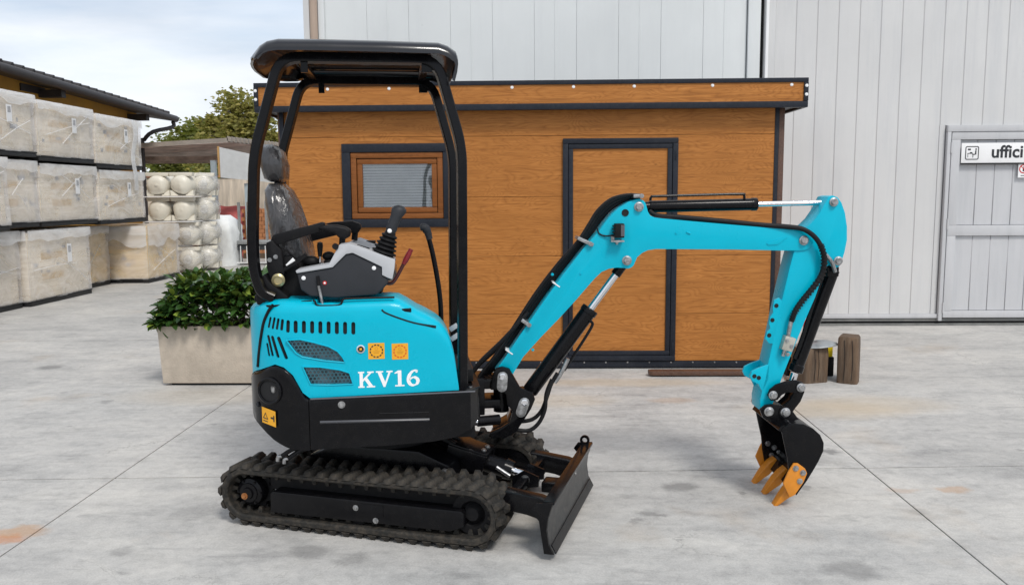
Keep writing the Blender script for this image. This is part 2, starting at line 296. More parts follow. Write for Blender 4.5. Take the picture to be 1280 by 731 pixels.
def glass_mat():
    mt, nt, out = newmat('window_glass')
    v = coords(nt, True)
    nz = nn(nt, 'ShaderNodeTexNoise', {'Vector': v, 'Scale': 1.5, 'Detail': 2.0})
    bp = nn(nt, 'ShaderNodeBump', {'Height': nz.outputs['Fac'], 'Strength': 0.05, 'Distance': 0.05})
    gl = nn(nt, 'ShaderNodeBsdfGlossy', {'Color': (0.9, 0.92, 0.95, 1), 'Roughness': 0.02, 'Normal': bp.outputs[0]})
    t = nn(nt, 'ShaderNodeBsdfTransparent', {'Color': (0.95, 0.96, 0.96, 1)})
    fr = nn(nt, 'ShaderNodeFresnel', {'IOR': 1.9})
    mx_ = nn(nt, 'ShaderNodeMixShader', {0: fr.outputs[0], 1: t.outputs[0], 2: gl.outputs[0]})
    nt.links.new(mx_.outputs[0], out.inputs[0]); return mt
GLASS = glass_mat()

# ------------------------------------------------------------------ mesh helpers
def crom(pts, sub=6):
    pts = [V(p) for p in pts]
    if len(pts) < 3 or sub < 2: return pts
    o = []
    for i in range(len(pts)-1):
        p0 = pts[max(i-1, 0)]; p1 = pts[i]; p2 = pts[i+1]; p3 = pts[min(i+2, len(pts)-1)]
        for k in range(sub):
            t = k/sub; t2 = t*t; t3 = t2*t
            o.append(0.5*((2*p1)+(p2-p0)*t+(2*p0-5*p1+4*p2-p3)*t2+(3*p1-p0-3*p2+p3)*t3))
    o.append(pts[-1]); return o
class MB:
    def __init__(s): s.v = []; s.f = []
    def add(s, vs, fs):
        b = len(s.v); s.v += [V(x) for x in vs]; s.f += [tuple(b+i for i in f) for f in fs]; return s
    def box(s, x0, x1, y0, y1, z0, z1, M=None):
        vs = [V((x, y, z)) for z in (z0, z1) for y in (y0, y1) for x in (x0, x1)]
        if M: vs = [M @ p for p in vs]
        return s.add(vs, [(0, 2, 3, 1), (4, 5, 7, 6), (0, 1, 5, 4), (2, 6, 7, 3), (0, 4, 6, 2), (1, 3, 7, 5)])
    def ext(s, pts, vec):
        pts = [V(p) for p in pts]; vec = V(vec); n = len(pts)
        nrm = V((0, 0, 0))
        for i in range(n):
            a, b = pts[i], pts[(i+1) % n]; nrm += a.cross(b)
        if nrm.dot(vec) > 0: pts = pts[::-1]
        return s.add(pts+[p+vec for p in pts], [tuple(range(n)), tuple(range(2*n-1, n-1, -1))]+[(i, i+n, (i+1) % n+n, (i+1) % n) for i in range(n)])
    def prism(s, pts, y0, y1): return s.ext([(p[0], y0, p[1]) for p in pts], (0, y1-y0, 0))
    def loft(s, rings, closed=True, caps=True):
        n = len(rings[0]); b = len(s.v)
        for r in rings: s.v += [V(p) for p in r]
        for k in range(len(rings)-1):
            for i in range(n if closed else n-1):
                j = (i+1) % n
                s.f.append((b+k*n+i, b+k*n+j, b+(k+1)*n+j, b+(k+1)*n+i))
        if caps and closed:
            s.f.append(tuple(b+i for i in range(n))[::-1]); s.f.append(tuple(b+(len(rings)-1)*n+i for i in range(n)))
        return s
    def cyl(s, p0, p1, r0, r1=None, n=16, caps=True):
        p0 = V(p0); p1 = V(p1); r1 = r0 if r1 is None else r1
        q = (p1-p0).to_track_quat('Z', 'Y')
        a = [q @ V((cos(2*pi*i/n), sin(2*pi*i/n), 0)) for i in range(n)]
        return s.loft([[p0+x*r0 for x in a], [p1+x*r1 for x in a]], True, caps)
    def lathe(s, p0, axis, prof, n=20):
        q = V(axis).to_track_quat('Z', 'Y'); p0 = V(p0)
        return s.loft([[p0+q @ V((cos(2*pi*i/n)*max(r, 1e-4), sin(2*pi*i/n)*max(r, 1e-4), h)) for i in range(n)] for r, h in prof])
    def tube(s, pts, r, n=8, sub=6, flat=None):
        p = crom(pts, sub); rings = []
        up = V((0.13, 0.97, 0.21))
        for i in range(len(p)):
            t = (p[min(i+1, len(p)-1)]-p[max(i-1, 0)]).normalized()
            a = up-t*up.dot(t); a.normalize(); b = t.cross(a); up = a
            rr = r[min(len(r)-1, int(i*len(r)/len(p)))] if isinstance(r, (list, tuple)) else r
            if flat:  # rectangular section (width along a, height along b)
                w, h = flat; c = min(w, h)*0.22
                sec = [(w-c, h), (w, h-c), (w, -h+c), (w-c, -h), (-w+c, -h), (-w, -h+c), (-w, h-c), (-w+c, h)]
                rings.append([p[i]+a*u_+b*v_ for u_, v_ in sec])
            else: rings.append([p[i]+(a*cos(2*pi*k/n)+b*sin(2*pi*k/n))*rr for k in range(n)])
        return s.loft(rings)
    def ell(s, c, rx, ry, rz, n=14, mrows=9, M=None):
        rings = []
        for i in range(mrows):
            ph = -pi/2+pi*(i+0.02)/(mrows-1+0.04)
            ring = []
            for k in range(n):
                p = V((cos(ph)*cos(2*pi*k/n)*rx, cos(ph)*sin(2*pi*k/n)*ry, sin(ph)*rz))
                if M: p = M @ p
                ring.append(V(c)+p)
            rings.append(ring)
        return s.loft(rings)
    def mesh(s, name, mat, bevel=0.0, seg=2, smooth=38, clean=False):
        me = bpy.data.meshes.new(name); me.from_pydata([tuple(p) for p in s.v], [], s.f)
        if bevel > 0 or clean:
            bm = bmesh.new(); bm.from_mesh(me)
            if clean: bmesh.ops.remove_doubles(bm, verts=bm.verts, dist=1e-4)
            bmesh.ops.recalc_face_normals(bm, faces=bm.faces)
            if bevel > 0:
                ed = [e for e in bm.edges if len(e.link_faces) == 2 and e.calc_face_angle(0) > R(28)]
                bmesh.ops.bevel(bm, geom=ed, offset=bevel, segments=seg, profile=0.6, affect='EDGES', clamp_overlap=True)
            bm.to_mesh(me); bm.free()
        else:
            bm = bmesh.new(); bm.from_mesh(me); bmesh.ops.recalc_face_normals(bm, faces=bm.faces); bm.to_mesh(me); bm.free()
        me.materials.append(mat)
        if smooth:
            me.polygons.foreach_set('use_smooth', [True]*len(me.polygons)); me.set_sharp_from_angle(angle=R(smooth))
        me.update(); return me
    def build(s, name, mat, parent=None, bevel=0.0, seg=2, smooth=38, rz=0.0, loc=None, clean=False):
        return link(name, s.mesh(name, mat, bevel, seg, smooth, clean), parent, rz, loc)
def link(name, me, parent=None, rz=0.0, loc=None):
    o = bpy.data.objects.new(name, me); COL.objects.link(o)
    if parent is not None: o.parent = parent
    if rz: o.rotation_euler = (0, 0, rz)
    if loc is not None: o.location = loc
    return o
def tag(o, label, cat, group=None, kind=None):
    if label: o['label'] = label
    if cat: o['category'] = cat
    if group: o['group'] = group
    if kind: o['kind'] = kind
    return o
def thing(name, label, cat, loc=(0, 0, 0), rz=0.0, group=None):
    o = bpy.data.objects.new(name, None); COL.objects.link(o); o.location = loc; o.rotation_euler = (0, 0, rz); o.empty_display_size = 0.2
    return tag(o, label, cat, group)
def struct(o): o['kind'] = 'structure'; return o
def bolt(parent, p, axis, r=0.012, h=0.010, name='bolt', mat=None, rz=0.0):
    a = V(axis).normalized(); b = MB()
    b.cyl(V(p), V(p)+a*h*0.35, r*1.25, n=14); b.cyl(V(p)+a*h*0.35, V(p)+a*h, r*0.85, r*0.8, n=6)
    return b.build(name, mat or ZINC, parent, rz=rz)
def text_mesh(body, size, ext=0.001):
    cu = bpy.data.curves.new('t', 'FONT'); cu.body = body; cu.size = size; cu.extrude = ext; cu.offset = size*0.022
    ob = bpy.data.objects.new('t', cu); COL.objects.link(ob); bpy.context.view_layer.update()
    me = bpy.data.meshes.new_from_object(ob.evaluated_get(bpy.context.evaluated_depsgraph_get())); bpy.data.objects.remove(ob); return me
def ribbon(pts, ws):
    l, r = [], []
    for i, p in enumerate(pts):
        a = V(pts[max(i-1, 0)]); b = V(pts[min(i+1, len(pts)-1)]); t = (b-a).normalized(); n = V((-t.y, t.x))
        w = ws[i] if isinstance(ws, (list, tuple)) else ws
        l.append((p[0]+n.x*w, p[1]+n.y*w)); r.append((p[0]-n.x*w, p[1]-n.y*w))
    return l, r

# ================================================================== SETTING: ground of cast slabs
g = MB().add([(-150, -60, -0.05), (150, -60, -0.05), (150, 220, -0.05), (-150, 220, -0.05)], [(0, 1, 2, 3)])
ground = struct(g.build('ground', pm('joint_filler', (0.010, 0.0098, 0.009), 0.9, world=True), smooth=0))
JX, JW = 4.27, 0.008
xs = [-2.36+JX*k for k in range(-12, 14)]
ys = [4.634+4.6*k for k in range(-3, 11)]
def yj(y, x): return y + 0.045*(x if y > -1 else 0)
for i in range(len(xs)-1):
    for j in range(len(ys)-1):
        x0, x1, y0, y1 = xs[i]+JW/2, xs[i+1]-JW/2, ys[j]+JW*0.9, ys[j+1]-JW*0.9
        c = [(x0, yj(y0, x0)), (x1, yj(y0, x1)), (x1, yj(y1, x1)), (x0, yj(y1, x0))]
        b = MB().ext([(p[0], p[1], -0.045) for p in c], (0, 0, 0.045))
        b.build('concrete_slab', CONC, ground, bevel=0.0015, seg=1, smooth=0)
far = MB().ext([(-150, 52, -0.045), (150, 52, -0.045), (150, 220, -0.045), (-150, 220, -0.045)], (0, 0, 0.03)).build('far_yard', CONC, smooth=0)
struct(far)

# ================================================================== wood-effect cabin
SY = 7.48
cabin = thing('wooden_cabin', 'golden oak wood-effect site cabin with flat roof behind the excavator', 'cabin', (0, SY, 0))
def cp(px, py, dy=0.0):     # image point on the cabin front (dy behind the wall face), in the cabin's own frame
    p = ypl(px, py, SY+dy); return p.x, p.z
CXL, CXR, CZ0, CZ1 = -2.19, 2.15, 0.07, 2.34
DX0, DX1, DZ0, DZ1 = 0.272, 1.279, 0.075, 2.048      # door
WX0, WX1, WZ0, WZ1 = -1.677, -0.707, 1.283, 2.018    # window
MB().box(CXL+0.02, CXR-0.02, 0.05, 2.05, CZ0+0.01, CZ1-0.02).build('core', DARK, cabin)
def holes(x0, x1, z0, z1, hs):    # rectangle minus holes -> rectangles
    out = [(x0, x1, z0, z1)]
    for hx0, hx1, hz0, hz1 in hs:
        nw = []
        for a, b, c, d in out:
            if hx0 >= b or hx1 <= a or hz0 >= d or hz1 <= c: nw.append((a, b, c, d)); continue
            if hx0 > a: nw.append((a, hx0, c, d))
            if hx1 < b: nw.append((hx1, b, c, d))
            mx0, mx1 = max(a, hx0), min(b, hx1)
            if hz0 > c: nw.append((mx0, mx1, c, hz0))
            if hz1 < d: nw.append((mx0, mx1, hz1, d))
        out = nw
    return out
seams = [CZ0, 0.50, 1.02, 1.545, 2.075, CZ1]
hl = [(DX0+0.01, DX1-0.01, DZ0+0.01, DZ1-0.01), (WX0+0.01, WX1-0.01, WZ0+0.01, WZ1-0.01)]
for k in range(len(seams)-1):
    for (a, b, c, d) in holes(CXL+0.03, CXR-0.03, seams[k]+0.0013, seams[k+1]-0.0013, hl):
        MB().box(a, b, 0, 0.045, c, d).build('wall_panel', WOOD, cabin, bevel=0.0012, seg=1)
    MB().box(CXL, CXL+0.04, 0.03, 2.05, seams[k]+0.003, seams[k+1]-0.003).build('side_panel', WOOD, cabin)
    MB().box(CXR-0.04, CXR, 0.03, 2.05, seams[k]+0.003, seams[k+1]-0.003).build('side_panel', WOOD, cabin)
for s_, x in ((1, CXR), (-1, CXL)):
    MB().box(x-0.035, x+0.0, -0.006, 0.030, CZ0, CZ1-0.01).build('corner_trim', ANTH, cabin, bevel=0.002)
    b = MB().box(min(x+s_*0.002, x+s_*0.05), max(x+s_*0.002, x+s_*0.05), 0.0, 0.09, CZ0-0.01, CZ1-0.012); b.build('corner_post', BROWNST, cabin, bevel=0.004)
MB().box(CXL-0.02, CXR+0.02, -0.012, 0.05, 0.012, CZ0-0.002).build('base_rail', ANTH, cabin, bevel=0.003)
for k in range(22):
    bolt(cabin, (CXL+0.12+k*0.195, -0.012, 0.058), (0, -1, 0), 0.006, 0.004, 'screw')
MB().box(CXL+0.1, CXR-0.1, 0.1, 1.95, -0.003, 0.068).build('floor_beam', DARK, cabin)
# roof box
RY = -0.13
zx = lambda px, py: ypl(px, py, SY+RY)
RL, RR_ = zx(317, 120).x, zx(1010.5, 120).x
RZ0, RZ1 = 2.288, 2.535
MB().box(RL+0.02, RR_-0.02, RY+0.05, 2.2, RZ0+0.02, RZ1-0.03).build('roof_deck', ANTH, cabin)
MB().box(RL+0.035, RR_-0.035, RY+0.012, RY+0.05, RZ0+0.05, RZ1-0.035).build('fascia_board', WOOD, cabin)
MB().box(RL, RR_, RY, RY+0.06, RZ1-0.037, RZ1).build('roof_trim', ANTH, cabin, bevel=0.004)
MB().box(RL, RR_, RY, RY+0.06, RZ0, RZ0+0.052).build('roof_trim', ANTH, cabin, bevel=0.004)
MB().box(RL, RL+0.037, RY-0.004, RY+0.058, RZ0+0.0525, RZ1-0.0375).build('roof_trim', ANTH, cabin, bevel=0.003)
MB().box(RR_-0.037, RR_, RY-0.004, RY+0.058, RZ0+0.0525, RZ1-0.0375).build('roof_trim', ANTH, cabin, bevel=0.003)
for x in (RL, RR_-0.03): MB().box(x, x+0.03, RY+0.062, 2.2, RZ0, RZ1).build('roof_side_trim', ANTH, cabin, bevel=0.003)
for px in (409, 486, 561, 640, 717, 793, 891, 990):
    q = zx(px, 112); bolt(cabin, (q.x, RY+0.012, 2.478), (0, -1, 0), 0.011, 0.006, 'screw', WHITEP)
for x in (RL+0.017, RR_-0.017):
    for z in (2.468, 2.395): bolt(cabin, (x, RY-0.004, z), (0, -1, 0), 0.011, 0.006, 'screw', WHITEP)
# door
def frame_rect(x0, x1, z0, z1, w, y0, y1, name, mat, parent, bev=0.004):
    for a, b, c, d in ((x0, x1, z1-w, z1), (x0, x1, z0, z0+w), (x0, x0+w, z0+w+0.001, z1-w-0.001), (x1-w, x1, z0+w+0.001, z1-w-0.001)):
        MB().box(a, b, y0, y1, c, d).build(name, mat, parent, bevel=bev)
dleaf = MB().box(DX0+0.075, DX1-0.075, -0.006, 0.03, DZ0+0.075, DZ1-0.075).build('door', WOOD, cabin)
frame_rect(DX0, DX1, DZ0, DZ1, 0.046, -0.028, 0.035, 'door_frame', ANTH, cabin)
frame_rect(DX0+0.050, DX1-0.050, DZ0+0.050, DZ1-0.050, 0.040, -0.022, 0.02, 'door_edge', ANTH, dleaf)
for z in (1.90, 0.20): MB().box(DX1-0.030, DX1-0.016, -0.034, -0.028, z-0.04, z+0.04).build('hinge', ANTH, dleaf, bevel=0.002)
# window
win = MB().box(WX0+0.07, WX1-0.07, 0.045, 0.05, WZ0+0.07, WZ1-0.07).build('window', DARK, cabin)
frame_rect(WX0, WX1, WZ0, WZ1, 0.075, -0.03, 0.04, 'outer_frame', ANTH, win, 0.006)
frame_rect(WX0+0.078, WX1-0.078, WZ0+0.078, WZ1-0.078, 0.048, -0.020, 0.04, 'frame', WOODF, win, 0.005)
frame_rect(WX0+0.131, WX1-0.131, WZ0+0.131, WZ1-0.131, 0.047, -0.010, 0.04, 'sash', WOODF, win, 0.008)
gx0, gx1, gz0, gz1 = WX0+0.178, WX1-0.178, WZ0+0.178, WZ1-0.178
MB().box(gx0, gx1, 0.004, 0.008, gz0, gz1).build('pane', GLASS, win)
bl = MB(); z = gz0+0.006
while z < gz1:
    bl.add([(gx0, 0.018, z), (gx1, 0.018, z), (gx1, 0.034, z+0.021), (gx0, 0.034, z+0.021)], [(0, 1, 2, 3)]); z += 0.0245
bl.build('blind', pm('white_blind', (0.88, 0.88, 0.86), 0.5), win, smooth=0)

# ================================================================== grey hall with sliding gate
HY = 9.92
hall = thing('industrial_hall', 'tall pale grey sheet-metal hall behind the wooden cabin', 'building', (0, HY, 0))
HX0, HXS = -2.60, 2.67
ZT = 7.0
MB().box(HX0+0.02, 30, 0.12, 14, 0.0, ZT).build('inner_wall', SHEET2, hall)
MB().box(HX0+0.21, HXS-0.21, 0.037, 0.11, 0.03, ZT-.01).build('seam_backing', SHEET2, hall)
MB().box(HXS+0.11, 4.74, 0.0085, 0.028, 0.14, ZT-.01).box(4.742, 12.4, 0.0085, 0.028, 2.33, ZT-.01).box(6.2, 12.4, 0.0085, 0.028, 0.14, 2.32).build('seam_backing', SHEET, hall)
# left: smooth cladding panels
pw = (HXS-0.22-HX0-0.22)/10
for k in range(10):
    x0 = HX0+0.22+pw*k
    b = MB().box(x0+0.0015, x0+pw-0.0015, 0.03, 0.115, 0.02, ZT)
    if k % 2: b.box(x0+pw*0.5-0.008, x0+pw*0.5+0.008, 0.027, 0.0295, 0.02, ZT)
    b.build('cladding_panel', SHEET2, hall, bevel=0.003, seg=1)
MB().box(HX0-0.02, HX0+0.05, -0.02, 0.12, 0, ZT).build('corner_flashing', SHEET, hall, bevel=0.004)
MB().box(HX0+0.145, HX0+0.215, 0.0, 0.115, 0, ZT).build('corner_flashing', SHEET2, hall, bevel=0.004)
pipe = MB().cyl((HX0+0.10, -0.02, 0.05), (HX0+0.10, -0.02, ZT), 0.045, n=18); pipe.build('downpipe', BEIGE, hall)
# gate post and track
MB().box(HXS-0.20, HXS-0.06, -0.01, 0.11, 0, ZT).build('gate_post', SHEET2, hall, bevel=0.005)
MB().box(HXS-0.055, HXS-0.015, 0.05, 0.11, 0, ZT).build('gate_gap', DARK, hall)
MB().box(HXS-0.012, HXS+0.02, -0.06, 0.11, 0, ZT).build('gate_edge', WHITEP, hall, bevel=0.004)
MB().box(HXS+0.024, HXS+0.10, -0.04, 0.11, 0.06, ZT).build('gate_stile', SHEET, hall, bevel=0.005)
# ribbed gate sheets: one mesh, shared by all
GP = 0.239; GB = 0.085
DOX0, DOX1, DOZ1 = 4.79, 6.15, 2.285
def rib_sheet(z0, z1, w=GP):
    prof = [(0.0012, 0.007), (0.008, 0.0), (w*0.5, -0.0015), (w-0.008, 0.0), (w-0.0012, 0.007)]
    pts = [V((x, y, 0)) for x, y in prof]+[V((w-0.0012, 0.03, 0)), V((0.0012, 0.03, 0))]
    return MB().ext([(p.x, p.y, z0) for p in pts], (0, 0, z1-z0))
full = rib_sheet(GB+0.05, ZT).mesh('gate_sheet', SHEET, smooth=0); upper = rib_sheet(DOZ1+0.03, ZT).mesh('gate_sheet_above_door', SHEET, smooth=0)
x = HXS+0.104
while x < 12.5:
    over = x+GP > DOX0-0.03 and x < DOX1+0.03
    if not over: link('gate_sheet', full, hall, loc=(x, 0, 0))
    else:
        link('gate_sheet', upper, hall, loc=(x, 0, 0))
        if x < DOX0-0.03: MB().box(x+0.002, DOX0-0.04, 0.0, 0.03, GB+0.05, DOZ1+0.03).build('gate_sheet', SHEET, hall)
    x += GP
MB().box(HXS+0.104, DOX0-0.03, -0.026, 0.05, GB, GB+0.048).build('gate_bottom_rail', DOORM, hall, bevel=0.004)
MB().box(DOX1+0.03, 12.5, -0.026, 0.05, GB, GB+0.048).build('gate_bottom_rail', DOORM, hall, bevel=0.004)
MB().box(HXS+0.104, 12.5, -0.012, 0.05, 0.048, GB-0.004).build('gate_skirt', RAIL, hall)
MB().box(-2.5, 12.5, -0.05, 0.11, 0.0, 0.022).build('floor_rail', RAIL, hall, bevel=0.004)
MB().box(HXS, 12.5, 0.02, 0.10, 0.0225, 0.0475).build('floor_gap', DARK, hall)
# wicket door in the gate
door = MB().box(DOX0+0.05, DOX1-0.05, 0.012, 0.03, GB+0.005, DOZ1-0.05).build('door', DOORM, hall)
for a, b, c, d in ((DOX0-0.03, DOX0+0.012, GB-0.03, DOZ1-0.046), (DOX1-0.012, DOX1+0.03, GB-0.03, DOZ1-0.046), (DOX0-0.03, DOX1+0.03, DOZ1-0.045, DOZ1+0.028)):
    MB().box(a, b, -0.05, 0.02, c, d).build('door_frame', DOORM, hall, bevel=0.005)
MB().box(DOX0+0.0125, DOX0+0.024, -0.02, 0.03, GB-0.03, DOZ1-0.047).build('door_gap', DARK, hall)
frx0, frx1 = DOX0+0.025, DOX1-0.02
for a, b, c, d, w in ((frx0, frx1, DOZ1-0.135, DOZ1-0.048, 0), (frx0, frx1, GB+0.006, GB+0.085, 0), (frx0, frx1, 1.05, 1.17, 0), (frx0, frx0+0.10, GB+0.0855, 1.0495, 0), (frx0, frx0+0.10, 1.1705, DOZ1-0.1355, 0), (frx1-0.10, frx1, GB+0.0855, 1.0495, 0), (frx1-0.10, frx1, 1.1705, DOZ1-0.1355, 0)):
    MB().box(a, b, -0.040, 0.012, c, d).build('door_rail', DOORM, door, bevel=0.005)
k = frx0+0.102
while k < frx1-0.11:
    for z0, z1 in ((GB+0.087, 1.048), (1.172, DOZ1-0.137)):
        MB().box(k+0.001, min(k+0.207, frx1-0.102), -0.008, 0.011, z0, z1).build('door_sheet', DOORM, door, bevel=0.006, seg=1)
    k += 0.208
for z in (2.06, 1.19, 0.21):
    MB().cyl((DOX0+0.018, -0.052, z-0.06), (DOX0+0.018, -0.052, z+0.06), 0.011, n=10).build('hinge', DOORM, door)
# sign above the wicket door
sg0 = ypl(1202.5, 179, HY-0.05); sg1 = ypl(1201, 204, HY-0.05)
sign = thing('door_sign', 'white office sign with a desk pictogram on the grey door', 'sign', (sg0.x, HY-0.045, sg1.z))
sh = sg0.z-sg1.z; swid = 1.02
MB().box(0, swid, -0.006, 0.0, 0, sh).build('sign_plate', WHITEP, sign, bevel=0.001)
MB().box(-0.004, swid+0.004, -0.012, 0.0, -0.016, -0.001).build('sign_edge', DARK, sign)
INK = pm('sign_ink', (0.02, 0.022, 0.026), 0.5)
pic = MB(); q = sh*0.16; e = sh*0.84; ox = 0.042
def rrect(x0, x1, z0, z1, r, n=5):
    return [(cx+r*cos(a), cz+r*sin(a)) for cx, cz, a0 in ((x1-r, z1-r, 0), (x0+r, z1-r, pi/2), (x0+r, z0+r, pi), (x1-r, z0+r, 1.5*pi)) for a in [a0+pi/2*i/n for i in range(n+1)]]
ow, iw = rrect(ox, ox+e-q, q, e, 0.02), rrect(ox+0.010, ox+e-q-0.010, q+0.010, e-0.010, 0.013)
n_ = len(ow)
pic.add([(a, -0.0075, b) for a, b in ow]+[(a, -0.0075, b) for a, b in iw], [(i, (i+1) % n_, n_+(i+1) % n_, n_+i) for i in range(n_)])
def pb(mb, x0, x1, z0, z1, y=-0.0075): mb.add([(x0, y, z0), (x1, y, z0), (x1, y, z1), (x0, y, z1)], [(0, 1, 2, 3)])
w_ = e-q
pb(pic, ox+w_*.18, ox+w_*.40, q+w_*.70, q+w_*.82); pb(pic, ox+w_*.16, ox+w_*.56, q+w_*.44, q+w_*.49); pb(pic, ox+w_*.18, ox+w_*.22, q+w_*.18, q+w_*.44)
pb(pic, ox+w_*.34, ox+w_*.52, q+w_*.492, q+w_*.56); pb(pic, ox+w_*.72, ox+w_*.82, q+w_*.38, q+w_*.68); pb(pic, ox+w_*.52, ox+w_*.72, q+w_*.36, q+w_*.43, -0.0076)
pb(pic, ox+w_*.55, ox+w_*.60, q+w_*.16, q+w_*.36); pb(pic, ox+w_*.73, ox+w_*.84, q+w_*.72, q+w_*.83)
pic.build('pictogram', INK, sign, smooth=0)
tm = text_mesh('uffici', sh*0.86); tm.materials.append(INK)
to = link('lettering', tm, sign); to.rotation_euler = (R(90), 0, 0); to.location = (0.335, -0.0075, sh*0.27)
# small prohibition sign
ps0 = ypl(1272.5, 204, HY-0.03)
psn = thing('prohibition_sign', 'small white sign with a red prohibition ring at the photo edge', 'sign', (ps0.x, HY-0.041, ps0.z-0.165))
MB().box(0, 0.12, -0.004, 0, 0, 0.16).build('sign_plate', WHITEP, psn)
rg = MB(); ro, ri, cx, cz = 0.052, 0.040, 0.06, 0.098
rg.add([(cx+r_*cos(2*pi*i/28), -0.0055, cz+r_*sin(2*pi*i/28)) for r_ in (ro, ri) for i in range(28)], [(i, (i+1) % 28, 28+(i+1) % 28, 28+i) for i in range(28)])
rg.add([(cx-0.032, -0.0053, cz+0.026), (cx-0.026, -0.0053, cz+0.032), (cx+0.032, -0.0053, cz-0.026), (cx+0.026, -0.0053, cz-0.032)], [(0, 1, 2, 3)])
rg.build('ring', SIGNR, psn, smooth=0)
fg = MB(); pb(fg, cx-0.010, cx+0.008, cz-0.028, cz+0.012, -0.0051); pb(fg, cx-0.006, cx+0.006, cz+0.015, cz+0.027, -0.0051); pb(fg, 0.03, 0.09, 0.018, 0.026, -0.0051); fg.build('figure', INK, psn, smooth=0)

# ================================================================== planter and laurel shrub
PX0, PX1, PY0, PY1, PZ = -3.11, -1.95, 6.80, 7.28, 0.505
planter = thing('concrete_planter', 'long beige concrete planter box beside the excavator', 'planter', ((PX0+PX1)/2, 6.8, 0))
hw = (PX1-PX0)/2
tb = MB(); tp = 0.02
def prect(z, ins, y0=0.0, y1=PY1-PY0): return [(-hw+ins, y0+ins, z), (hw-ins, y0+ins, z), (hw-ins, y1-ins, z), (-hw+ins, y1-ins, z)]
tb.loft([prect(0.02, 0.018), prect(PZ, 0.0), prect(PZ, 0.05), prect(PZ-0.09, 0.055)], True, True)
tb.build('trough', PLANTERC, planter, bevel=0.008)
MB().box(-hw+0.08, hw-0.08, 0.05, 0.40, -0.002, 0.019).build('foot', DARK, planter)
MB().box(-hw+0.06, hw-0.06, 0.06, PY1-PY0-0.06, PZ-0.089, PZ-0.03).build('soil', SOIL, planter)
shrub = thing('laurel_shrub', 'dense dark green laurel growing in the concrete planter', 'shrub', ((PX0+PX1)/2, 7.04, PZ-0.05))
def leaf_mesh(name, L_, w, mat):
    b = MB(); rows = [(0, 0.06, 0), (0.25, 0.8, 0.02), (0.55, 1.0, 0.03), (0.8, 0.62, 0.0), (1.0, 0.02, -0.05)]
    vs = []
    for t, ww, zz in rows: vs += [(-w*ww, t*L_, zz*L_+abs(ww)*w*0.35), (0, t*L_, zz*L_), (w*ww, t*L_, zz*L_+abs(ww)*w*0.35)]
    fs = []
    for i in range(4):
        for j in range(2): fs.append((i*3+j, i*3+j+1, i*3+j+4, i*3+j+3))
    b.add(vs, fs); return b.mesh(name, mat, smooth=60)
LM = [leaf_mesh('leaf', 0.100, 0.026, LAUREL), leaf_mesh('leaf', 0.082, 0.024, LAUREL), leaf_mesh('leaf', 0.112, 0.025, LAUREL)]
rs = random.Random(11)
def shrub_pt():
    while True:
        x = rs.uniform(-0.58, 0.60); y = rs.uniform(-0.29, 0.26)
        top = 0.43 - 0.38*max(0, -0.42-x)/0.2 + 0.05*noise.noise(V((x*5, y*5, 0)))
        zz = rs.uniform(0.02, 1)**0.75*max(top, 0.1)
        edge = max(abs(y+0.02)/0.28, zz/max(top, .1))
        if y < -.21: zz = max(zz, .075)
        if edge > rs.uniform(0.4, 1.0) or abs(x) > 0.5: return V((x, y, zz))
def leaf_M(p, rng, sc=(0.75, 1.2)):
    d = V((p.x*0.5+rng.gauss(0, .55), p.y*2.4-0.25+rng.gauss(0, .55), rng.uniform(-0.55, 0.75))).normalized()
    q = d.to_track_quat('Y', 'Z'); s_ = rng.uniform(*sc)
    return Matrix.Translation(p) @ q.to_matrix().to_4x4() @ Matrix.Rotation(rng.gauss(0, 0.45), 4, 'Y') @ Matrix.Scale(s_, 4)
cand = [shrub_pt() for _ in range(3000)]
cand.sort(key=lambda p: (p.y*1.6 - p.z*0.9 + rs.uniform(0, .22)))
for p in cand[:300]:
    o = link('leaf', LM[rs.randrange(3)], shrub); o.matrix_local = leaf_M(p, rs)
st = MB()
for p in cand[300:]:
    me = LM[rs.randrange(3)]; M_ = leaf_M(p, rs)
    st.add([M_ @ v.co for v in me.vertices], [tuple(f.vertices) for f in me.polygons])
o = st.build('foliage', LAUREL, shrub, smooth=60); o['kind'] = 'stuff'
tw = MB()
for k in range(26):
    x = rs.uniform(-.5, .5); y = rs.uniform(-.14, .14)
    tw.tube([(x, y, -0.01), (x+rs.gauss(0, .05), y-.02, .15), (x*1.1+rs.gauss(0, .08), y*1.5-.03, rs.uniform(.25, .42))], 0.006, n=5, sub=3)
tw.build('stem', BARK, shrub)

# ================================================================== timber blocks, stand and fork tine by the hall
def timber(x, y, w, d, h, rz, label, seed):
    t = thing('timber_block', label, 'wood block', (x, y, 0), rz, 'timber blocks by the hall')
    rng = random.Random(seed); rings = []
    for k in range(7):
        z = h*k/6; ring = []
        for i in range(20):
            a = 2*pi*i/20; ca, sa = cos(a), sin(a); e_ = 0.32
            px = w/2*abs(ca)**e_*(1 if ca > 0 else -1); py = d/2*abs(sa)**e_*(1 if sa > 0 else -1)
            j = 1+0.035*noise.noise(V((ca*1.5+seed, sa*1.5, z*4)))
            if k == 6: j *= 0.97
            ring.append((px*j, py*j, z+(0.012*noise.noise(V((ca*2, sa*2, seed))) if k == 6 else 0)))
        rings.append(ring)
    rings.append([(p[0]*0.9, p[1]*0.9, p[2]+0.012) for p in rings[-1]])
    b = MB().loft(rings); b.build('block', TIMBER, t, smooth=50)
    for q in range(2):
        cx_ = w*rng.uniform(-.25, .25)
        MB().tube([(cx_, -d/2-0.001, h*.08), (cx_+.006, -d/2-0.002, h*.5), (cx_-.004, -d/2-0.001, h*.97)], 0.0022, n=4).build('crack', DARK, t)
    return t
timber(2.32, 6.98, 0.24, 0.22, 0.285, R(18), 'shorter weathered timber block behind the digger arm, under the grey lid', 3)
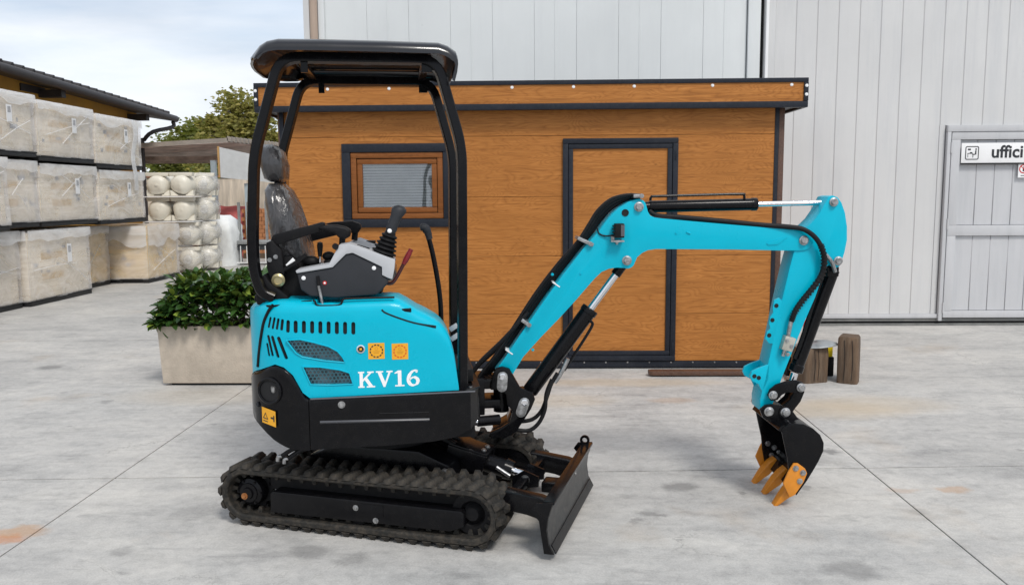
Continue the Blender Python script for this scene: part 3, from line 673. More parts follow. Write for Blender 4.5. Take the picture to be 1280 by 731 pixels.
timber(2.625, 6.93, 0.165, 0.19, 0.375, R(-28), 'taller dark timber block standing farther right, clear of the arm', 8)
lid = thing('metal_lid', 'curved grey metal lid lying on the shorter timber block', 'lid', (2.37, 6.98, 0.305))
b = MB()
rings = []
for r_, z_ in ((0.001, .016), (.10, .012), (.165, -.004), (.178, -.016), (.172, -.020), (.10, -.001), (0.001, .006)):
    rings.append([(r_*cos(2*pi*i/28), r_*0.75*sin(2*pi*i/28), z_+0.012*cos(2*pi*i/28)+.012) for i in range(28)])
b.loft(rings).build('lid_shell', pm('galvanised_lid', (0.30, 0.32, 0.33), 0.45, 0.5, var=0.3, scale=12, dust=0.3), lid)
stand = thing('barrier_stand', 'black and yellow stand with a red and white post behind the timber blocks', 'barrier', (2.42, 7.22, 0))
MB().box(-0.24, 0.16, -0.09, 0.09, 0.0, 0.17).build('base', BLACKM, stand, bevel=0.012)
for x_ in (-0.19, 0.115): MB().box(x_-0.028, x_+0.028, -0.096, 0.05, 0.172, 0.265).build('yellow_clip', SIGNY, stand, bevel=0.008)
for k, (z0, z1, mm) in enumerate(((0.17, 0.40, DARK), (0.40, 0.48, SIGNR), (0.48, 0.64, WHITEP), (0.64, 0.72, SIGNR))):
    MB().cyl((-0.045, 0.0, z0), (-0.045, 0.0, z1), 0.05-0.010*k, 0.041-0.010*k*0.9, n=18, caps=True).build('post_band', mm, stand)
tine = thing('fork_tine', 'flat brown steel bar lying in front of the cabin', 'steel bar', (1.0, 7.17, 0))
MB().ext([(0, -0.03, 0.012), (0.03, -0.05, 0.012), (0.93, -0.05, 0.012), (0.93, 0.05, 0.012), (0.03, 0.05, 0.012), (0, 0.03, 0.012)], (0, 0, 0.038)).build('bar', BROWNST, tine, bevel=0.006)
for x_ in (0.12, 0.78): MB().box(x_, x_+0.08, -0.04, 0.04, -0.002, 0.012).build('foot', DARK, tine)

# ================================================================== MINI EXCAVATOR
exc = thing('mini_excavator', 'teal and black mini excavator with open canopy, rubber tracks and orange-toothed bucket', 'excavator', (EX, EY, 0), R(8.5))
URZ = R(-23.0)
# ------------------------------------------------ tracks (own frame: x forward, undercarriage)
CXA, CXB, CZT, RO, TH = -0.558, 0.572, 0.155, 0.131, 0.032
def track_path(r, n=18):
    pts = []
    sag = lambda x: -0.010*sin(pi*(x-CXA)/(CXB-CXA)) if r > 0.1 else 0
    m_ = 26
    for i in range(m_): x = CXA+(CXB-CXA)*i/m_; pts.append((x, CZT+r+sag(x)))
    for i in range(n): a = pi/2-pi*i/n; pts.append((CXB+r*cos(a), CZT+r*sin(a)))
    for i in range(m_): x = CXB+(CXA-CXB)*i/m_; pts.append((x, CZT-r))
    for i in range(n): a = -pi/2-pi*i/n; pts.append((CXA+r*cos(a), CZT+r*sin(a)))
    return pts
def arclen(pts):
    L_ = [0]
    for i in range(len(pts)):
        a = V(pts[i]); b_ = V(pts[(i+1) % len(pts)]); L_.append(L_[-1]+(b_-a).length)
    return L_
po, pi_ = track_path(RO), track_path(RO-TH)
LL = arclen(po); TOT = LL[-1]
def at_len(s_):
    s_ %= TOT
    for i in range(len(po)):
        if LL[i+1] >= s_:
            a = V(po[i]); b_ = V(po[(i+1) % len(po)]); t = (b_-a).normalized()
            return a+t*(s_-LL[i]), t
NP = 46; PIT = TOT/NP
def lug_mesh(y0, y1, sk):
    h = 0.023; a, b_ = 0.023, 0.012
    bot = [(-a-sk, y0, -0.002), (a-sk, y0, -0.002), (a+sk, y1, -0.002), (-a+sk, y1, -0.002)]
    e1 = 0.012; top = [(-b_-sk, y0+e1, h), (b_-sk, y0+e1, h), (b_+sk, y1-e1, h), (-b_+sk, y1-e1, h)]
    return MB().loft([bot, top]).mesh('lug', RUBBER, bevel=0.002, seg=1)
LUGA, LUGB = lug_mesh(-0.112, -0.002, 0.009), lug_mesh(0.002, 0.112, -0.009)
def make_track(yc, side):
    n = len(po); hw_ = 0.108
    b = MB()
    secs = []
    for i in range(n):
        o_, q_ = V(po[i]), V(pi_[i]); d = (o_-q_).normalized()*0.007
        secs.append([(o_.x, yc-hw_+.008, o_.y), (o_.x, yc+hw_-.008, o_.y), (o_.x-d.x, yc+hw_, o_.y-d.y), (q_.x+d.x, yc+hw_, q_.y+d.y), (q_.x, yc+hw_-.008, q_.y), (q_.x, yc-hw_+.008, q_.y), (q_.x+d.x, yc-hw_, q_.y+d.y), (o_.x-d.x, yc-hw_, o_.y-d.y)])
    secs.append(secs[0])
    tr = b.loft(secs, True, False).build('track', RUBBER, exc, rz=URZ, clean=True)
    for k in range(NP):
        for me, off in ((LUGA, 0.0), (LUGB, 0.5)):
            p, t = at_len((k+off)*PIT+0.01)
            o = link('lug', me, tr)
            X_ = V((t.x, 0, t.y)); Z_ = V((-t.y, 0, t.x)); Y_ = Z_.cross(X_)
            o.matrix_local = Matrix(((X_.x, Y_.x, Z_.x, p.x), (X_.y, Y_.y, Z_.y, yc), (X_.z, Y_.z, Z_.z, p.y), (0, 0, 0, 1)))
    gt = MB()                       # inner drive teeth of the belt
    rin = RO-TH
    for k in range(NP):
        p, t = at_len(k*PIT+0.01); nrm = V((-t.y, t.x)); q_ = p-nrm*TH
        M_ = Matrix(((t.x, 0, -nrm.x, q_.x), (0, 1, 0, yc), (t.y, 0, -nrm.y, q_.y), (0, 0, 0, 1)))
        gt.loft([[M_ @ V(c) for c in ((-.014, s1-.014, -.001), (.014, s1-.014, -.001), (.014, s1+.014, -.001), (-.014, s1+.014, -.001))]+[] for s1 in (-.045,)]+[[M_ @ V(c) for c in ((-.007, -.055, .026), (.007, -.055, .026), (.007, -.038, .026), (-.007, -.038, .026))]])
        gt.loft([[M_ @ V(c) for c in ((-.014, .031, -.001), (.014, .031, -.001), (.014, .059, -.001), (-.014, .059, -.001))], [M_ @ V(c) for c in ((-.007, .038, .026), (.007, .038, .026), (.007, .052, .026), (-.007, .052, .026))]])
    o = gt.build('drive_teeth', RUBBER, tr); o['kind'] = 'stuff'
    # sprocket and hub
    sp = MB(); nt_ = 11; prof = []
    for i in range(nt_*4):
        a = 2*pi*i/(nt_*4); r_ = 0.097 if i % 4 in (0, 1) else 0.084
        prof.append((CXA+r_*cos(a), CZT+r_*sin(a)))
    sp.prism(prof, yc-0.014, yc+0.014); sp.build('sprocket', BLACKM, tr)
    hb = MB(); sgn = side
    hb.lathe((CXA, yc, CZT), (0, sgn, 0), [(0.072, -0.05), (0.072, 0.04), (0.066, 0.062), (0.048, 0.070), (0.046, 0.076), (0.030, 0.078), (0.026, 0.088), (0.0, 0.089)], 28)
    hb.build('drive_motor', BLACK, tr)
    bolt(tr, (CXA-0.012, yc+sgn*0.088, CZT-0.012), (0, sgn, 0), 0.013, 0.014, 'hub_plug', pm('rusty_plug' if side < 0 else 'rusty_plug_far', (0.40, 0.17, 0.06), 0.5, 0.5, var=0.3, scale=50))
    for i in range(6):
        a = 2*pi*i/6; bolt(tr, (CXA+0.060*cos(a), yc+sgn*0.066, CZT+0.057*sin(a)), (0, sgn, 0), 0.006, 0.006, 'hub_bolt', BLACK)
    idl = MB().lathe((CXB, yc, CZT), (0, sgn, 0), [(0.0, -0.05), (0.098, -0.05), (0.098, -0.02), (0.086, -0.018), (0.086, 0.018), (0.098, 0.02), (0.098, 0.05), (0.06, 0.05), (0.05, 0.035), (0.03, 0.06), (0.0, 0.06)], 28)
    idl.build('idler_wheel', BLACKM, tr)
    for x in (-0.25, 0.02, 0.29):
        rl = MB().lathe((x, yc, CZT-0.058), (0, sgn, 0), [(0.0, -0.075), (0.042, -0.075), (0.042, -0.04), (0.03, -0.03), (0.03, 0.03), (0.042, 0.04), (0.042, 0.075), (0.02, 0.08), (0.0, 0.082)], 20)
        rl.build('roller', BLACKM, tr)
    # frame beam between the wheels
    yo = yc+sgn*0.092; yi = yc-sgn*0.085
    fr = MB().prism([(-0.43, CZT-0.078), (-0.43, CZT+0.016), (-0.415, CZT+0.026), (0.53, CZT+0.022), (0.545, CZT+0.012), (0.545, CZT-0.050), (0.48, CZT-0.078)], min(yo, yi), max(yo, yi))
    fo = fr.build('track_frame', BLACK, exc, bevel=0.008, rz=URZ)
    if side < 0:
        for px, py in ((445, 634), (470, 650)):
            x, z = T(px, py, yo); bolt(fo, (x, yo-0.001, z), (0, -1, 0), 0.011, 0.012)
        MB().box(0.04, 0.155, yo-0.003, yo, CZT-0.045, CZT+0.012).build('cover_plate', BLACK, fo, bevel=0.002)
    MB().box(-0.47, 0.50, yc-0.02, yc+0.05, CZT+0.010, CZT+0.088).build('slide_rail_shade_fill', BLACKM, fo)  # rail enlarged into an added black sheet for the shaded gap above the beam
make_track(-0.352, -1); make_track(0.352, 1)
# centre frame
cf = MB().prism([(-0.34, 0.16), (-0.34, 0.30), (-0.20, 0.36), (0.24, 0.36), (0.40, 0.30), (0.40, 0.16)], -0.22, 0.22)
cfo = cf.build('chassis', BLACK, exc, bevel=0.012, rz=URZ)
for sx in (-0.16, 0.18): MB().box(sx-0.06, sx+0.06, -0.30, 0.30, 0.13, 0.27).build('cross_tube', BLACK, cfo, bevel=0.015)
MB().cyl((0, 0, 0.36), (0, 0, 0.452), 0.235, n=40).build('slew_ring', BLACKM, exc)
# dozer blade
NB, FB = -0.455, 0.455
prof_f = [(0.905, 0.035), (0.882, 0.09), (0.875, 0.15), (0.885, 0.21), (0.912, 0.262), (0.936, 0.285)]
prof_f = [(x+0.022, z) for x, z in prof_f]
prof_b = [(0.954, 0.292), (0.936, 0.270), (0.909, 0.212), (0.900, 0.15), (0.906, 0.09), (0.935, 0.030)]
# working face looks forward (+x): concave shell
face = [(0.960, 0.036), (0.938, 0.075), (0.930, 0.14), (0.935, 0.19), (0.954, 0.248)]
back = [(0.926, 0.250), (0.908, 0.195), (0.901, 0.14), (0.909, 0.075), (0.938, 0.034)]
bl = MB().prism(face+back, NB, FB).build('dozer_blade', pm('scuffed_black_steel', (0.022, 0.023, 0.024), 0.42, var=0.3, scale=10, dust=0.15, bump=0.05), exc, bevel=0.003, rz=URZ)
MB().box(0.908, 0.960, NB+0.002, FB-0.002, 0.2505, 0.263).build('top_bar', BLACK, bl, bevel=0.003)
for y in (NB-0.010, FB): MB().prism([(0.959, 0.033), (0.936, 0.075), (0.927, 0.14), (0.933, 0.19), (0.955, 0.263), (0.878, 0.255), (0.855, 0.222), (0.893, 0.178), (0.915, 0.033)], y, y+0.010).build('end_plate', BLACK, bl, bevel=0.002)
MB().prism([(0.9605, 0.031), (0.966, 0.031), (0.947, 0.068), (0.9415, 0.066)], NB+0.01, FB-0.01).build('cutting_edge', BLACK, bl)
e = MB(); ey = FB-0.03
n0 = 18
for k in range(n0):
    a0, a1 = 2*pi*k/n0, 2*pi*(k+1)/n0
    e.ext([(0.922+r_*cos(a), ey-.006, 0.281+r_*sin(a)) for r_, a in ((.013, a0), (.026, a0), (.026, a1), (.013, a1))], (0, .012, 0))
e.box(0.900, 0.944, ey-0.0055, ey+0.0055, 0.250, 0.268); e.build('lifting_eye', BLACK, bl)
for (px, py, yl) in ((714, 592, 0.0),):
    bolt(bl, (0.946, 0.05, 0.225), (1, 0, -0.2), 0.010, 0.006)
# blade push arms (tapering boxes) with cross member
for s_ in (-1, 1):
    y = s_*0.285
    am = MB().prism([(0.30, 0.18), (0.30, 0.27), (0.50, 0.265), (0.86, 0.222), (0.91, 0.205), (0.91, 0.110), (0.80, 0.140), (0.5, 0.18)], y-0.035, y+0.035)
    am.build('blade_arm', BLACK, exc, bevel=0.006, rz=URZ)
MB().box(0.70, 0.745, -0.25, 0.25, 0.185, 0.225).build('blade_cross_tube', BLACK, exc, bevel=0.005, rz=URZ)
MB().box(0.80, 0.90, -0.05, 0.05, 0.15, 0.20).build('blade_gusset', BLACK, exc, bevel=0.01, rz=URZ)
# blade cylinder: guard, barrel, rod
ca, cb = V((0.22, 0, 0.33)), V((0.745, 0, 0.205)); cd = (cb-ca).normalized()
cyo = MB().cyl(ca, ca+cd*0.40, 0.045, n=24).build('blade_cylinder', BLACK, exc, rz=URZ)
MB().cyl(ca+cd*0.40, ca+cd*0.44, 0.052, 0.045, n=24).build('gland', BLACK, cyo)
MB().cyl(ca+cd*0.44, ca+cd*0.52, 0.020, n=16).build('rod', CHROME, cyo)
M_ = Matrix.Translation(ca+cd*0.21) @ cd.to_track_quat('X', 'Z').to_matrix().to_4x4()
MB().box(-0.10, 0.10, -0.075, 0.075, 0.045, 0.066, M_).box(-0.10, 0.10, -0.085, -0.074, -0.04, 0.058, M_).box(-0.10, 0.10, 0.074, 0.085, -0.04, 0.058, M_).build('cylinder_guard', BLACK, cyo, bevel=0.006)
for y in (-0.03, 0.03): bolt(cyo, M_ @ V((0.07, y, 0.066)), M_.to_3x3() @ V((0, 0, 1)), 0.011, 0.01)
for y in (-0.062, 0.05): MB().prism([(0.66, 0.16), (0.66, 0.22), (0.72, 0.255), (0.79, 0.23), (0.79, 0.18)], y, y+0.012).build('clevis_plate', BLACK, exc, rz=URZ)
bolt(cyo, (0.725, -0.062, 0.212), (0, -1, 0), 0.018, 0.014); MB().cyl(M_ @ V((0.16, -0.07, 0.02)), M_ @ V((0.235, -0.075, 0.0)), 0.010, n=12).build('grease_fitting', ZINC, cyo)
bolt(exc, (0.375, -0.222, 0.27), (0, -1, 0), 0.016, 0.014, rz=URZ)
hz = MB()
for y in (-0.045, -0.02, 0.03): hz.tube([(0.12, y, 0.36), (0.22, y-0.03, 0.41), (0.34, y-0.02, 0.37), (0.42, y, 0.31)], 0.011, n=8)
hz.build('blade_hose', HOSE, exc, rz=URZ)

# ------------------------------------------------ upper structure: black skirt, counterweight, teal hood
def interp(tab):
    def f(x):
        if x <= tab[0][0]: return tab[0][1]
        for (a, b), (c, d) in zip(tab, tab[1:]):
            if x <= c: return b+(d-b)*(x-a)/(c-a)
        return tab[-1][1]
    return f
YN = -0.47; XR = -0.630; XC = -0.34
def nearf(x, yn=YN, rear=XR):
    if x >= XC: return yn
    u = min(1.0, (XC-x)/(XC-rear)); return -0.16+(yn+0.16)*(1-u**2.3)**(1/2.3)
def surf(px, py, off=0.0):       # point of the curved flank seen at an image point
    y = YN
    for _ in range(8):
        x, z = S(px, py, y); y = nearf(max(x, XR+0.002))-off
    return V((x, y, z))
def flank_normal(x):
    d = 0.004; t = V((2*d, nearf(x+d)-nearf(x-d), 0)).normalized(); n = V((t.y, -t.x, 0))
    return n if n.y < 0 else -n
def hull(xs_, near, farr, zt, zb, r, nz=5, nr=4, soft=True):
    rows = []
    for x in xs_:
        yn, yf, a, b = near(x), farr(x), zb(x), zt(x)
        rr = min(r, (b-a)*0.45, max((yf-yn)*0.45, 0.0005)); col = []
        for k in range(nz): col.append(V((x, yn, a+(b-rr-a)*k/nz)))
        for k in range(nr+1):
            ph = pi/2*k/nr; col.append(V((x, yn+rr*(1-cos(ph)), b-rr+rr*sin(ph))))
        for k in range(nr, -1, -1):
            ph = pi/2*k/nr; col.append(V((x, yf-rr*(1-cos(ph)), b-rr+rr*sin(ph))))
        for k in range(nz-1, -1, -1): col.append(V((x, yf, a+(b-rr-a)*k/nz)))
        rows.append(col)
    return MB().loft(rows)
def px_tab(pts, y): return sorted([S(px, py, y) for px, py in pts])
ztop = interp([(-0.632, 1.055), (-0.60, 1.085)]+px_tab([(337, 376.5), (360, 375), (390, 375), (430, 373.5), (470, 372), (494, 371.5), (503, 374), (517, 384), (532, 391), (546, 399), (555, 407), (562, 419), (567, 437), (570, 455), (572, 476), (573.5, 484)], -0.42))
cw_top = [S(px, py, -0.46) for px, py in ((340, 456), (352, 458), (362, 463), (369, 472), (376, 486), (383, 496))]
hood_bot = interp([(XR, S(316, 466, -.2)[1]), (-0.60, S(320, 462, -.30)[1]), (-0.52, S(330, 457, -.40)[1])]+cw_top+[S(388, 497.5, YN), S(572, 487.5, YN)])
xs_h = [XR+0.0005, XR+0.004, XR+0.012, XR+0.025, XR+0.045, XR+0.07, XR+0.10, XR+0.14, XR+0.18, XR+0.22, XR+0.26]
x = xs_h[-1]+0.03
XH1 = S(573.5, 480, YN)[0]
while x < XH1-0.11: xs_h.append(x); x += 0.04
xs_h += [XH1-0.10, XH1-0.085, XH1-0.07, XH1-0.055, XH1-0.04, XH1-0.03, XH1-0.02, XH1-0.012, XH1-0.005, XH1]
hood_mb = hull(xs_h, nearf, lambda x: -0.155, ztop, hood_bot, 0.055)
hood = hood_mb.build('hood', TEAL, exc, smooth=50, clean=True)
# cut-outs in the hood: vent slots, grilles, handle notch
cut = MB(); slots = []
def capsule(c, d, L_, w):
    c = V(c); d = V(d).normalized(); n = V((-d.y, d.x)); pts = []
    for s_, e_ in ((1, c+d*(L_/2-w)), (-1, c-d*(L_/2-w))):
        for k in range(7):
            a = -pi/2+pi*k/6; pts.append(e_+(d*cos(a)+n*sin(a))*w*s_)
    return [(p.x, p.y) for p in pts]
def zslot(px, py, Lpx, wpx, lean):
    p = surf(px, py); q_ = surf(px+lean, py-Lpx/2); r_ = surf(px-lean, py+Lpx/2); d = V((q_.x-r_.x, q_.z-r_.z))
    return capsule((p.x, p.z), d, d.length, wpx/2/275), p
row = [(337, 403, 14, 2.6, 1.4), (342, 404, 15, 2.8, 1.4), (347, 405, 14.5, 3, 1.2), (352.5, 406, 14.5, 3.6, .8), (360, 408, 16, 4.4, .3)]+[(369.5+10.3*i, 408.6+0.25*i, 16, 4.8, 0) for i in range(8)]
low = [(335.2, 437, 17, 2.6, -1.4), (338, 432, 27, 3.2, -3.0), (344, 433.5, 28, 3.8, -4.0), (353, 435, 28.5, 4.4, -5.5)]
for r_ in row+low:
    poly, p = zslot(*r_); slots.append((poly, p)); cut.prism(poly, -0.60, p.y+0.035)
gr1 = [(358, 424.5), (375, 424), (393, 428), (411, 433), (422, 439), (428, 446), (431, 453), (404, 450.5), (378, 446), (370, 441)]
gr2 = [(378, 458), (400, 458.5), (425, 462), (437, 466), (441, 480), (415, 481), (388, 480.5)]
grs = []
for gp in (gr1, gr2):
    poly = [(surf(px, py).x, surf(px, py).z) for px, py in gp]; grs.append(poly); cut.prism(poly, -0.60, YN+0.035)
cut.prism([S(px, py, -0.45) for px, py in ((394, 366), (396.5, 380), (424.5, 379.5), (430, 373), (432, 366))], -0.60, -0.30)
co = cut.build('cutter', TEAL, exc, smooth=0)
bm_ = hood.modifiers.new('b', 'BOOLEAN'); bm_.operation = 'DIFFERENCE'; bm_.object = co; bm_.solver = 'EXACT'
bpy.context.view_layer.update()
nm = bpy.data.meshes.new_from_object(hood.evaluated_get(bpy.context.evaluated_depsgraph_get()))
hood.modifiers.clear(); hood.data = nm; bpy.data.objects.remove(co)
nm.polygons.foreach_set('use_smooth', [True]*len(nm.polygons)); nm.set_sharp_from_angle(angle=R(36)); nm.update()
hood['label'] = 'glossy teal side hood'
for poly, p in slots:
    MB().prism([(p.x+(a-p.x)*1.02, p.z+(c-p.z)*1.02) for a, c in poly], p.y+0.012, p.y+0.033).build('vent_slot', DARK, hood)
STEELG = pm('dark_grille_steel', (0.05, 0.15, 0.19), 0.35, 0.5, var=0.2)
ENGF = pm('engine_bay_foil', (0.16, 0.19, 0.21), 0.25, 0.6, var=0.95, scale=16)
def inside(p, poly):
    c = False; n = len(poly)
    for i in range(n):
        (x1, y1), (x2, y2) = poly[i], poly[(i+1) % n]
        if (y1 > p[1]) != (y2 > p[1]) and p[0] < (x2-x1)*(p[1]-y1)/(y2-y1)+x1: c = not c
    return c
for poly in grs:
    MB().prism([(a, c) for a, c in poly], YN+0.030, YN+0.034).build('grille_backing', ENGF, hood)
    b = MB(); h = 0.0098; x0 = min(p[0] for p in poly); x1 = max(p[0] for p in poly); z0 = min(p[1] for p in poly); z1 = max(p[1] for p in poly)
    z = z0; rowi = 0
    while z < z1+h:
        x = x0+(rowi % 2)*h*sqrt(3)/2
        while x < x1+h:
            if inside((x, z), poly):
                o_ = [(x+h*cos(pi/6+pi/3*k), z+h*sin(pi/6+pi/3*k)) for k in range(6)]; i_ = [(x+h*.72*cos(pi/6+pi/3*k), z+h*.72*sin(pi/6+pi/3*k)) for k in range(6)]
                b.add([(p[0], YN+0.007, p[1]) for p in o_]+[(p[0], YN+0.007, p[1]) for p in i_], [(k, (k+1) % 6, 6+(k+1) % 6, 6+k) for k in range(6)])
            x += h*sqrt(3)
        z += h*1.5; rowi += 1
    go = b.build('grille_mesh', STEELG, hood, smooth=0); go['kind'] = 'stuff'
    cl = [V((p[0], YN-0.001, p[1])) for p in poly]; MB().tube(cl+[cl[0]], 0.0035, n=6, sub=1).build('grille_rim', TEAL, hood)
# rear engine cover and seams
MB()
hull(xs_h[:-16], lambda x: -0.153, lambda x: -nearf(x), ztop, hood_bot, 0.055).build('engine_cover', TEAL, exc, smooth=50, clean=True)
sm = [surf(px, py, 0.001) for px, py in ((341, 381), (336, 388), (330, 402), (326.5, 420), (324, 440), (322.5, 458))]
MB().tube(sm, 0.0075, n=6).build('seal_strip', BLACKM, hood)
tr_ = [V((nx, ny, ztop(nx)+0.002)) for nx, ny in ((-0.626, -0.19), (-0.60, -0.31), (-0.55, -0.39), (-0.48, -0.435), (-0.40, -0.442), (-0.29, -0.430))]
MB().tube([S.p3(390, 377, -.43)]+[S.p3(370, 379, -.43), S.p3(341, 383, -.42), S.p3(326, 381, -.33), S.p3(322, 378, -.2)], 0.008, n=6).build('seal_strip', BLACKM, hood)
MB().tube([S.p3(px, py, -.455) for px, py in ((391, 375.5), (394, 377), (396.5, 381.5), (410, 382), (424.5, 381), (428, 376), (432, 373.5), (460, 372.5), (493, 371.5))], 0.005, n=6, sub=3).build('seal_strip', BLACKM, hood)
# side lid near the hood front
ld = MB(); lp = [(477, 387), (482, 391), (500, 398), (520, 404), (545, 408.5)]
MB().tube([S.p3(px, py, YN+0.004) for px, py in lp], 0.006, n=6).build('lid_seal', BLACKM, hood)
MB().tube([S.p3(px, py, -.43) for px, py in ((477, 386.5), (490, 384.5), (508, 386)) ], 0.0045, n=6).build('lid_seal', BLACKM, hood)
p = S.p3(508, 388, -.455); MB().box(p.x-.022, p.x+.022, p.y-.012, p.y+.01, p.z-.006, p.z+.010).build('latch', BLACKM, hood, bevel=0.003)
# key lock and stickers
p = surf(451, 436); b = MB().lathe(p, (0, -1, 0), [(0.019, 0.0), (0.019, 0.004), (0.014, 0.006), (0.013, 0.003), (0.0, 0.003)], 24); lk = b.build('key_lock', CHROME, hood)
MB().lathe(p-V((0, .003, 0)), (0, -1, 0), [(0.0125, 0), (0.0115, 0.002), (0, 0.002)], 20).build('lock_core', BLACKM, lk); MB().box(p.x-.005, p.x+.005, p.y-.0062, p.y-.005, p.z-.005, p.z+.005).build('keyhole', YELLOWST, lk)
AMBD = pm('amber_print', (0.62, 0.27, 0.01), 0.45); REDO = pm('red_print', (0.68, 0.10, 0.01), 0.45)
for (cx_, cy_, mm) in ((470.5, 438.5, INK), (500, 439, REDO)):
    p = surf(cx_, cy_); w = 0.036
    stk = MB().box(p.x-w, p.x+w, p.y-.0016, p.y-.0002, p.z-w, p.z+w).build('warning_sticker', YELLOWST, hood)
    b = MB()
    for i in range(12):
        a0, a1 = 2*pi*i/12, 2*pi*(i+.68)/12
        b.add([(p.x+r_*cos(a), p.y-.0022, p.z+r_*sin(a)) for r_, a in ((.030, a0), (.030, (a0+a1)/2), (.030, a1), (.0245, a1), (.0245, (a0+a1)/2), (.0245, a0))], [(0, 1, 2, 3, 4, 5)])
    b.build('print_ring', mm, stk, smooth=0)
    b = MB(); pb(b, p.x-.015, p.x+.015, p.z-.003, p.z, p.y-.0022); pb(b, p.x-.012, p.x+.012, p.z-.010, p.z-.007, p.y-.0022)
    b.add([(p.x+r_*cos(2*pi*i/12), p.y-.0022, p.z+.011+r_*sin(2*pi*i/12)) for r_ in (.0075, .0055) for i in range(12)], [(i, (i+1) % 12, 12+(i+1) % 12, 12+i) for i in range(12)]); b.build('print_symbol', AMBD, stk, smooth=0)
# KV16 lettering: white bold serif letters
def letters():
    out = []
    def P_(*polys): return list(polys)
    def rc(x0, x1, z0, z1): return [(x0, z0), (x1, z0), (x1, z1), (x0, z1)]
    K = P_(rc(.08, .26, 0, 1), rc(0, .34, 0, .09), rc(0, .34, .91, 1), [(.26, .36), (.26, .52), (.62, .93), (.76, .93)], [(.34, .50), (.47, .65), (.82, .07), (.60, .07)], rc(.50, .86, .91, 1), rc(.46, .92, 0, .09))
    Vv = P_([(.08, .95), (.28, .95), (.52, .25), (.44, 0), (.40, 0)], [(.44, 0), (.50, 0), (.82, .95), (.70, .95), (.46, .18)], rc(0, .40, .91, 1), rc(.58, .92, .91, 1))
    One = P_(rc(.18, .38, 0, 1.0), rc(.02, .54, 0, .09), [(.0, .80), (.0, .86), (.20, 1.0), (.20, .84)])
    c6 = [(.66, .93), (.52, .97), (.36, .90), (.22, .72), (.15, .50), (.16, .26), (.28, .08), (.44, .045), (.60, .12), (.67, .30), (.60, .47), (.44, .54), (.28, .47), (.20, .36)]
    w6 = [.05, .055, .075, .095, .10, .10, .08, .05, .085, .10, .085, .05, .05, .03]
    l, r_ = ribbon([tuple(v) for v in crom([V((a, b)) for a, b in c6], 4)], [w6[min(int(i/4), 13)] for i in range(13*4+1)])
    Six = [[l[i], l[i+1], r_[i+1], r_[i]] for i in range(len(l)-1)]
    Six.append([(.60+.065*cos(2*pi*i/10), .88+.065*sin(2*pi*i/10)) for i in range(10)])
    return [(K, 0), (Vv, .98), (One, 2.0), (Six, 2.62)]
A = surf(448, 484.5); B = surf(526, 481.5); C_ = surf(448, 464.5)
hgt = C_.z-A.z; wid = B.x-A.x; dz = B.z-A.z; kx = wid/3.44
for ltr, off in letters():
    b = MB(); dd = 0.0010
    for poly in ltr:
        pts = [(A.x+(off+u)*kx, YN-dd, A.z+v_*hgt+dz*(off+u)/3.44) for u, v_ in poly]
        b.add(pts, [tuple(range(len(pts)))]); dd += 0.00004 if len(ltr) < 20 else 0.0
    o = b.build('letter', WHITEP, hood, smooth=0)
# black skirt
XS0 = -0.343
sk_top = interp([S(388, 498.5, YN-.012), S(600, 487.5, YN-.012)]); sk_bot = interp([S(388, 561, YN), S(480, 556, YN), S(560, 549, YN), S(585, 538, YN), S(603, 524, YN)])
SXF = 0.425
def sk_near(x): return YN-0.012+max(0.0, (x-(SXF-0.05)))*1.6
xs_s = [XS0, XS0+0.01, -0.2, 0.0, 0.2, 0.3, SXF-0.05, SXF-0.02, SXF]
skirt = hull(xs_s, sk_near, lambda x: -sk_near(x), sk_top, sk_bot, 0.012, 4, 3).build('skirt', BLACK, exc, smooth=40, clean=True)
MB().box(-0.30, 0.40, -0.40, 0.40, 0.452, 0.60).build('swing_frame', BLACKM, exc)
a, b_ = S.p3(400, 528.5, YN-.012), S.p3(537, 525, YN-.012)
MB().ext([a+V((0, .002, .012)), a+V((0, -.006, .004)), a+V((0, .002, -.006))], b_-a).build('ridge', pm('ridge_highlight_grey', (0.06, 0.062, 0.07), 0.3, var=0.1), skirt, bevel=0.001)  # grey lighter than the skirt: the ridge's sky highlight put into its colour
a, b_ = S.p3(474, 516.5, YN-.012), S.p3(536, 515, YN-.012)
MB().ext([a+V((0, .002, .003)), a+V((0, -.003, 0)), a+V((0, .002, -.003))], b_-a).build('ridge', DARK, skirt)
bolt(skirt, S.p3(427, 505.5, YN-.012), (0, -1, 0), 0.013, 0.008)
a, b_ = S.p3(388, 498.8, YN-.0135), S.p3(594, 489, YN-.0135); MB().tube([a, b_], 0.004, n=6, sub=1).build('top_bead', pm('satin_edge', (0.10, 0.10, 0.11), 0.3, var=0.1), skirt)
# counterweight: the black rear corner
cwb = interp([(XR, S(315, 508, -.2)[1]), (-0.615, S(317, 516, -.24)[1]), (-0.57, S(324, 530, -.34)[1]), (-0.50, S(340, 548, -.40)[1]), (-0.43, S(360, 559, -.44)[1]), (-0.35, S(388, 562, YN)[1])])
xs_c = [XR-.006, XR-.002, XR+.006, XR+.018, XR+.035, XR+.06, XR+.09, XR+.12, XR+.15, XR+.18, XR+.21, XR+.235, XR+.255, XR+.27, XS0-.003]
cwn = lambda x: nearf(x, YN-0.012, XR-0.007)
cwt = lambda x: hood_bot(x)-0.004
cwo = hull(xs_c, cwn, lambda x: -cwn(x), cwt, cwb, 0.014, 5, 3).build('counterweight', BLACK, exc, smooth=45, clean=True)
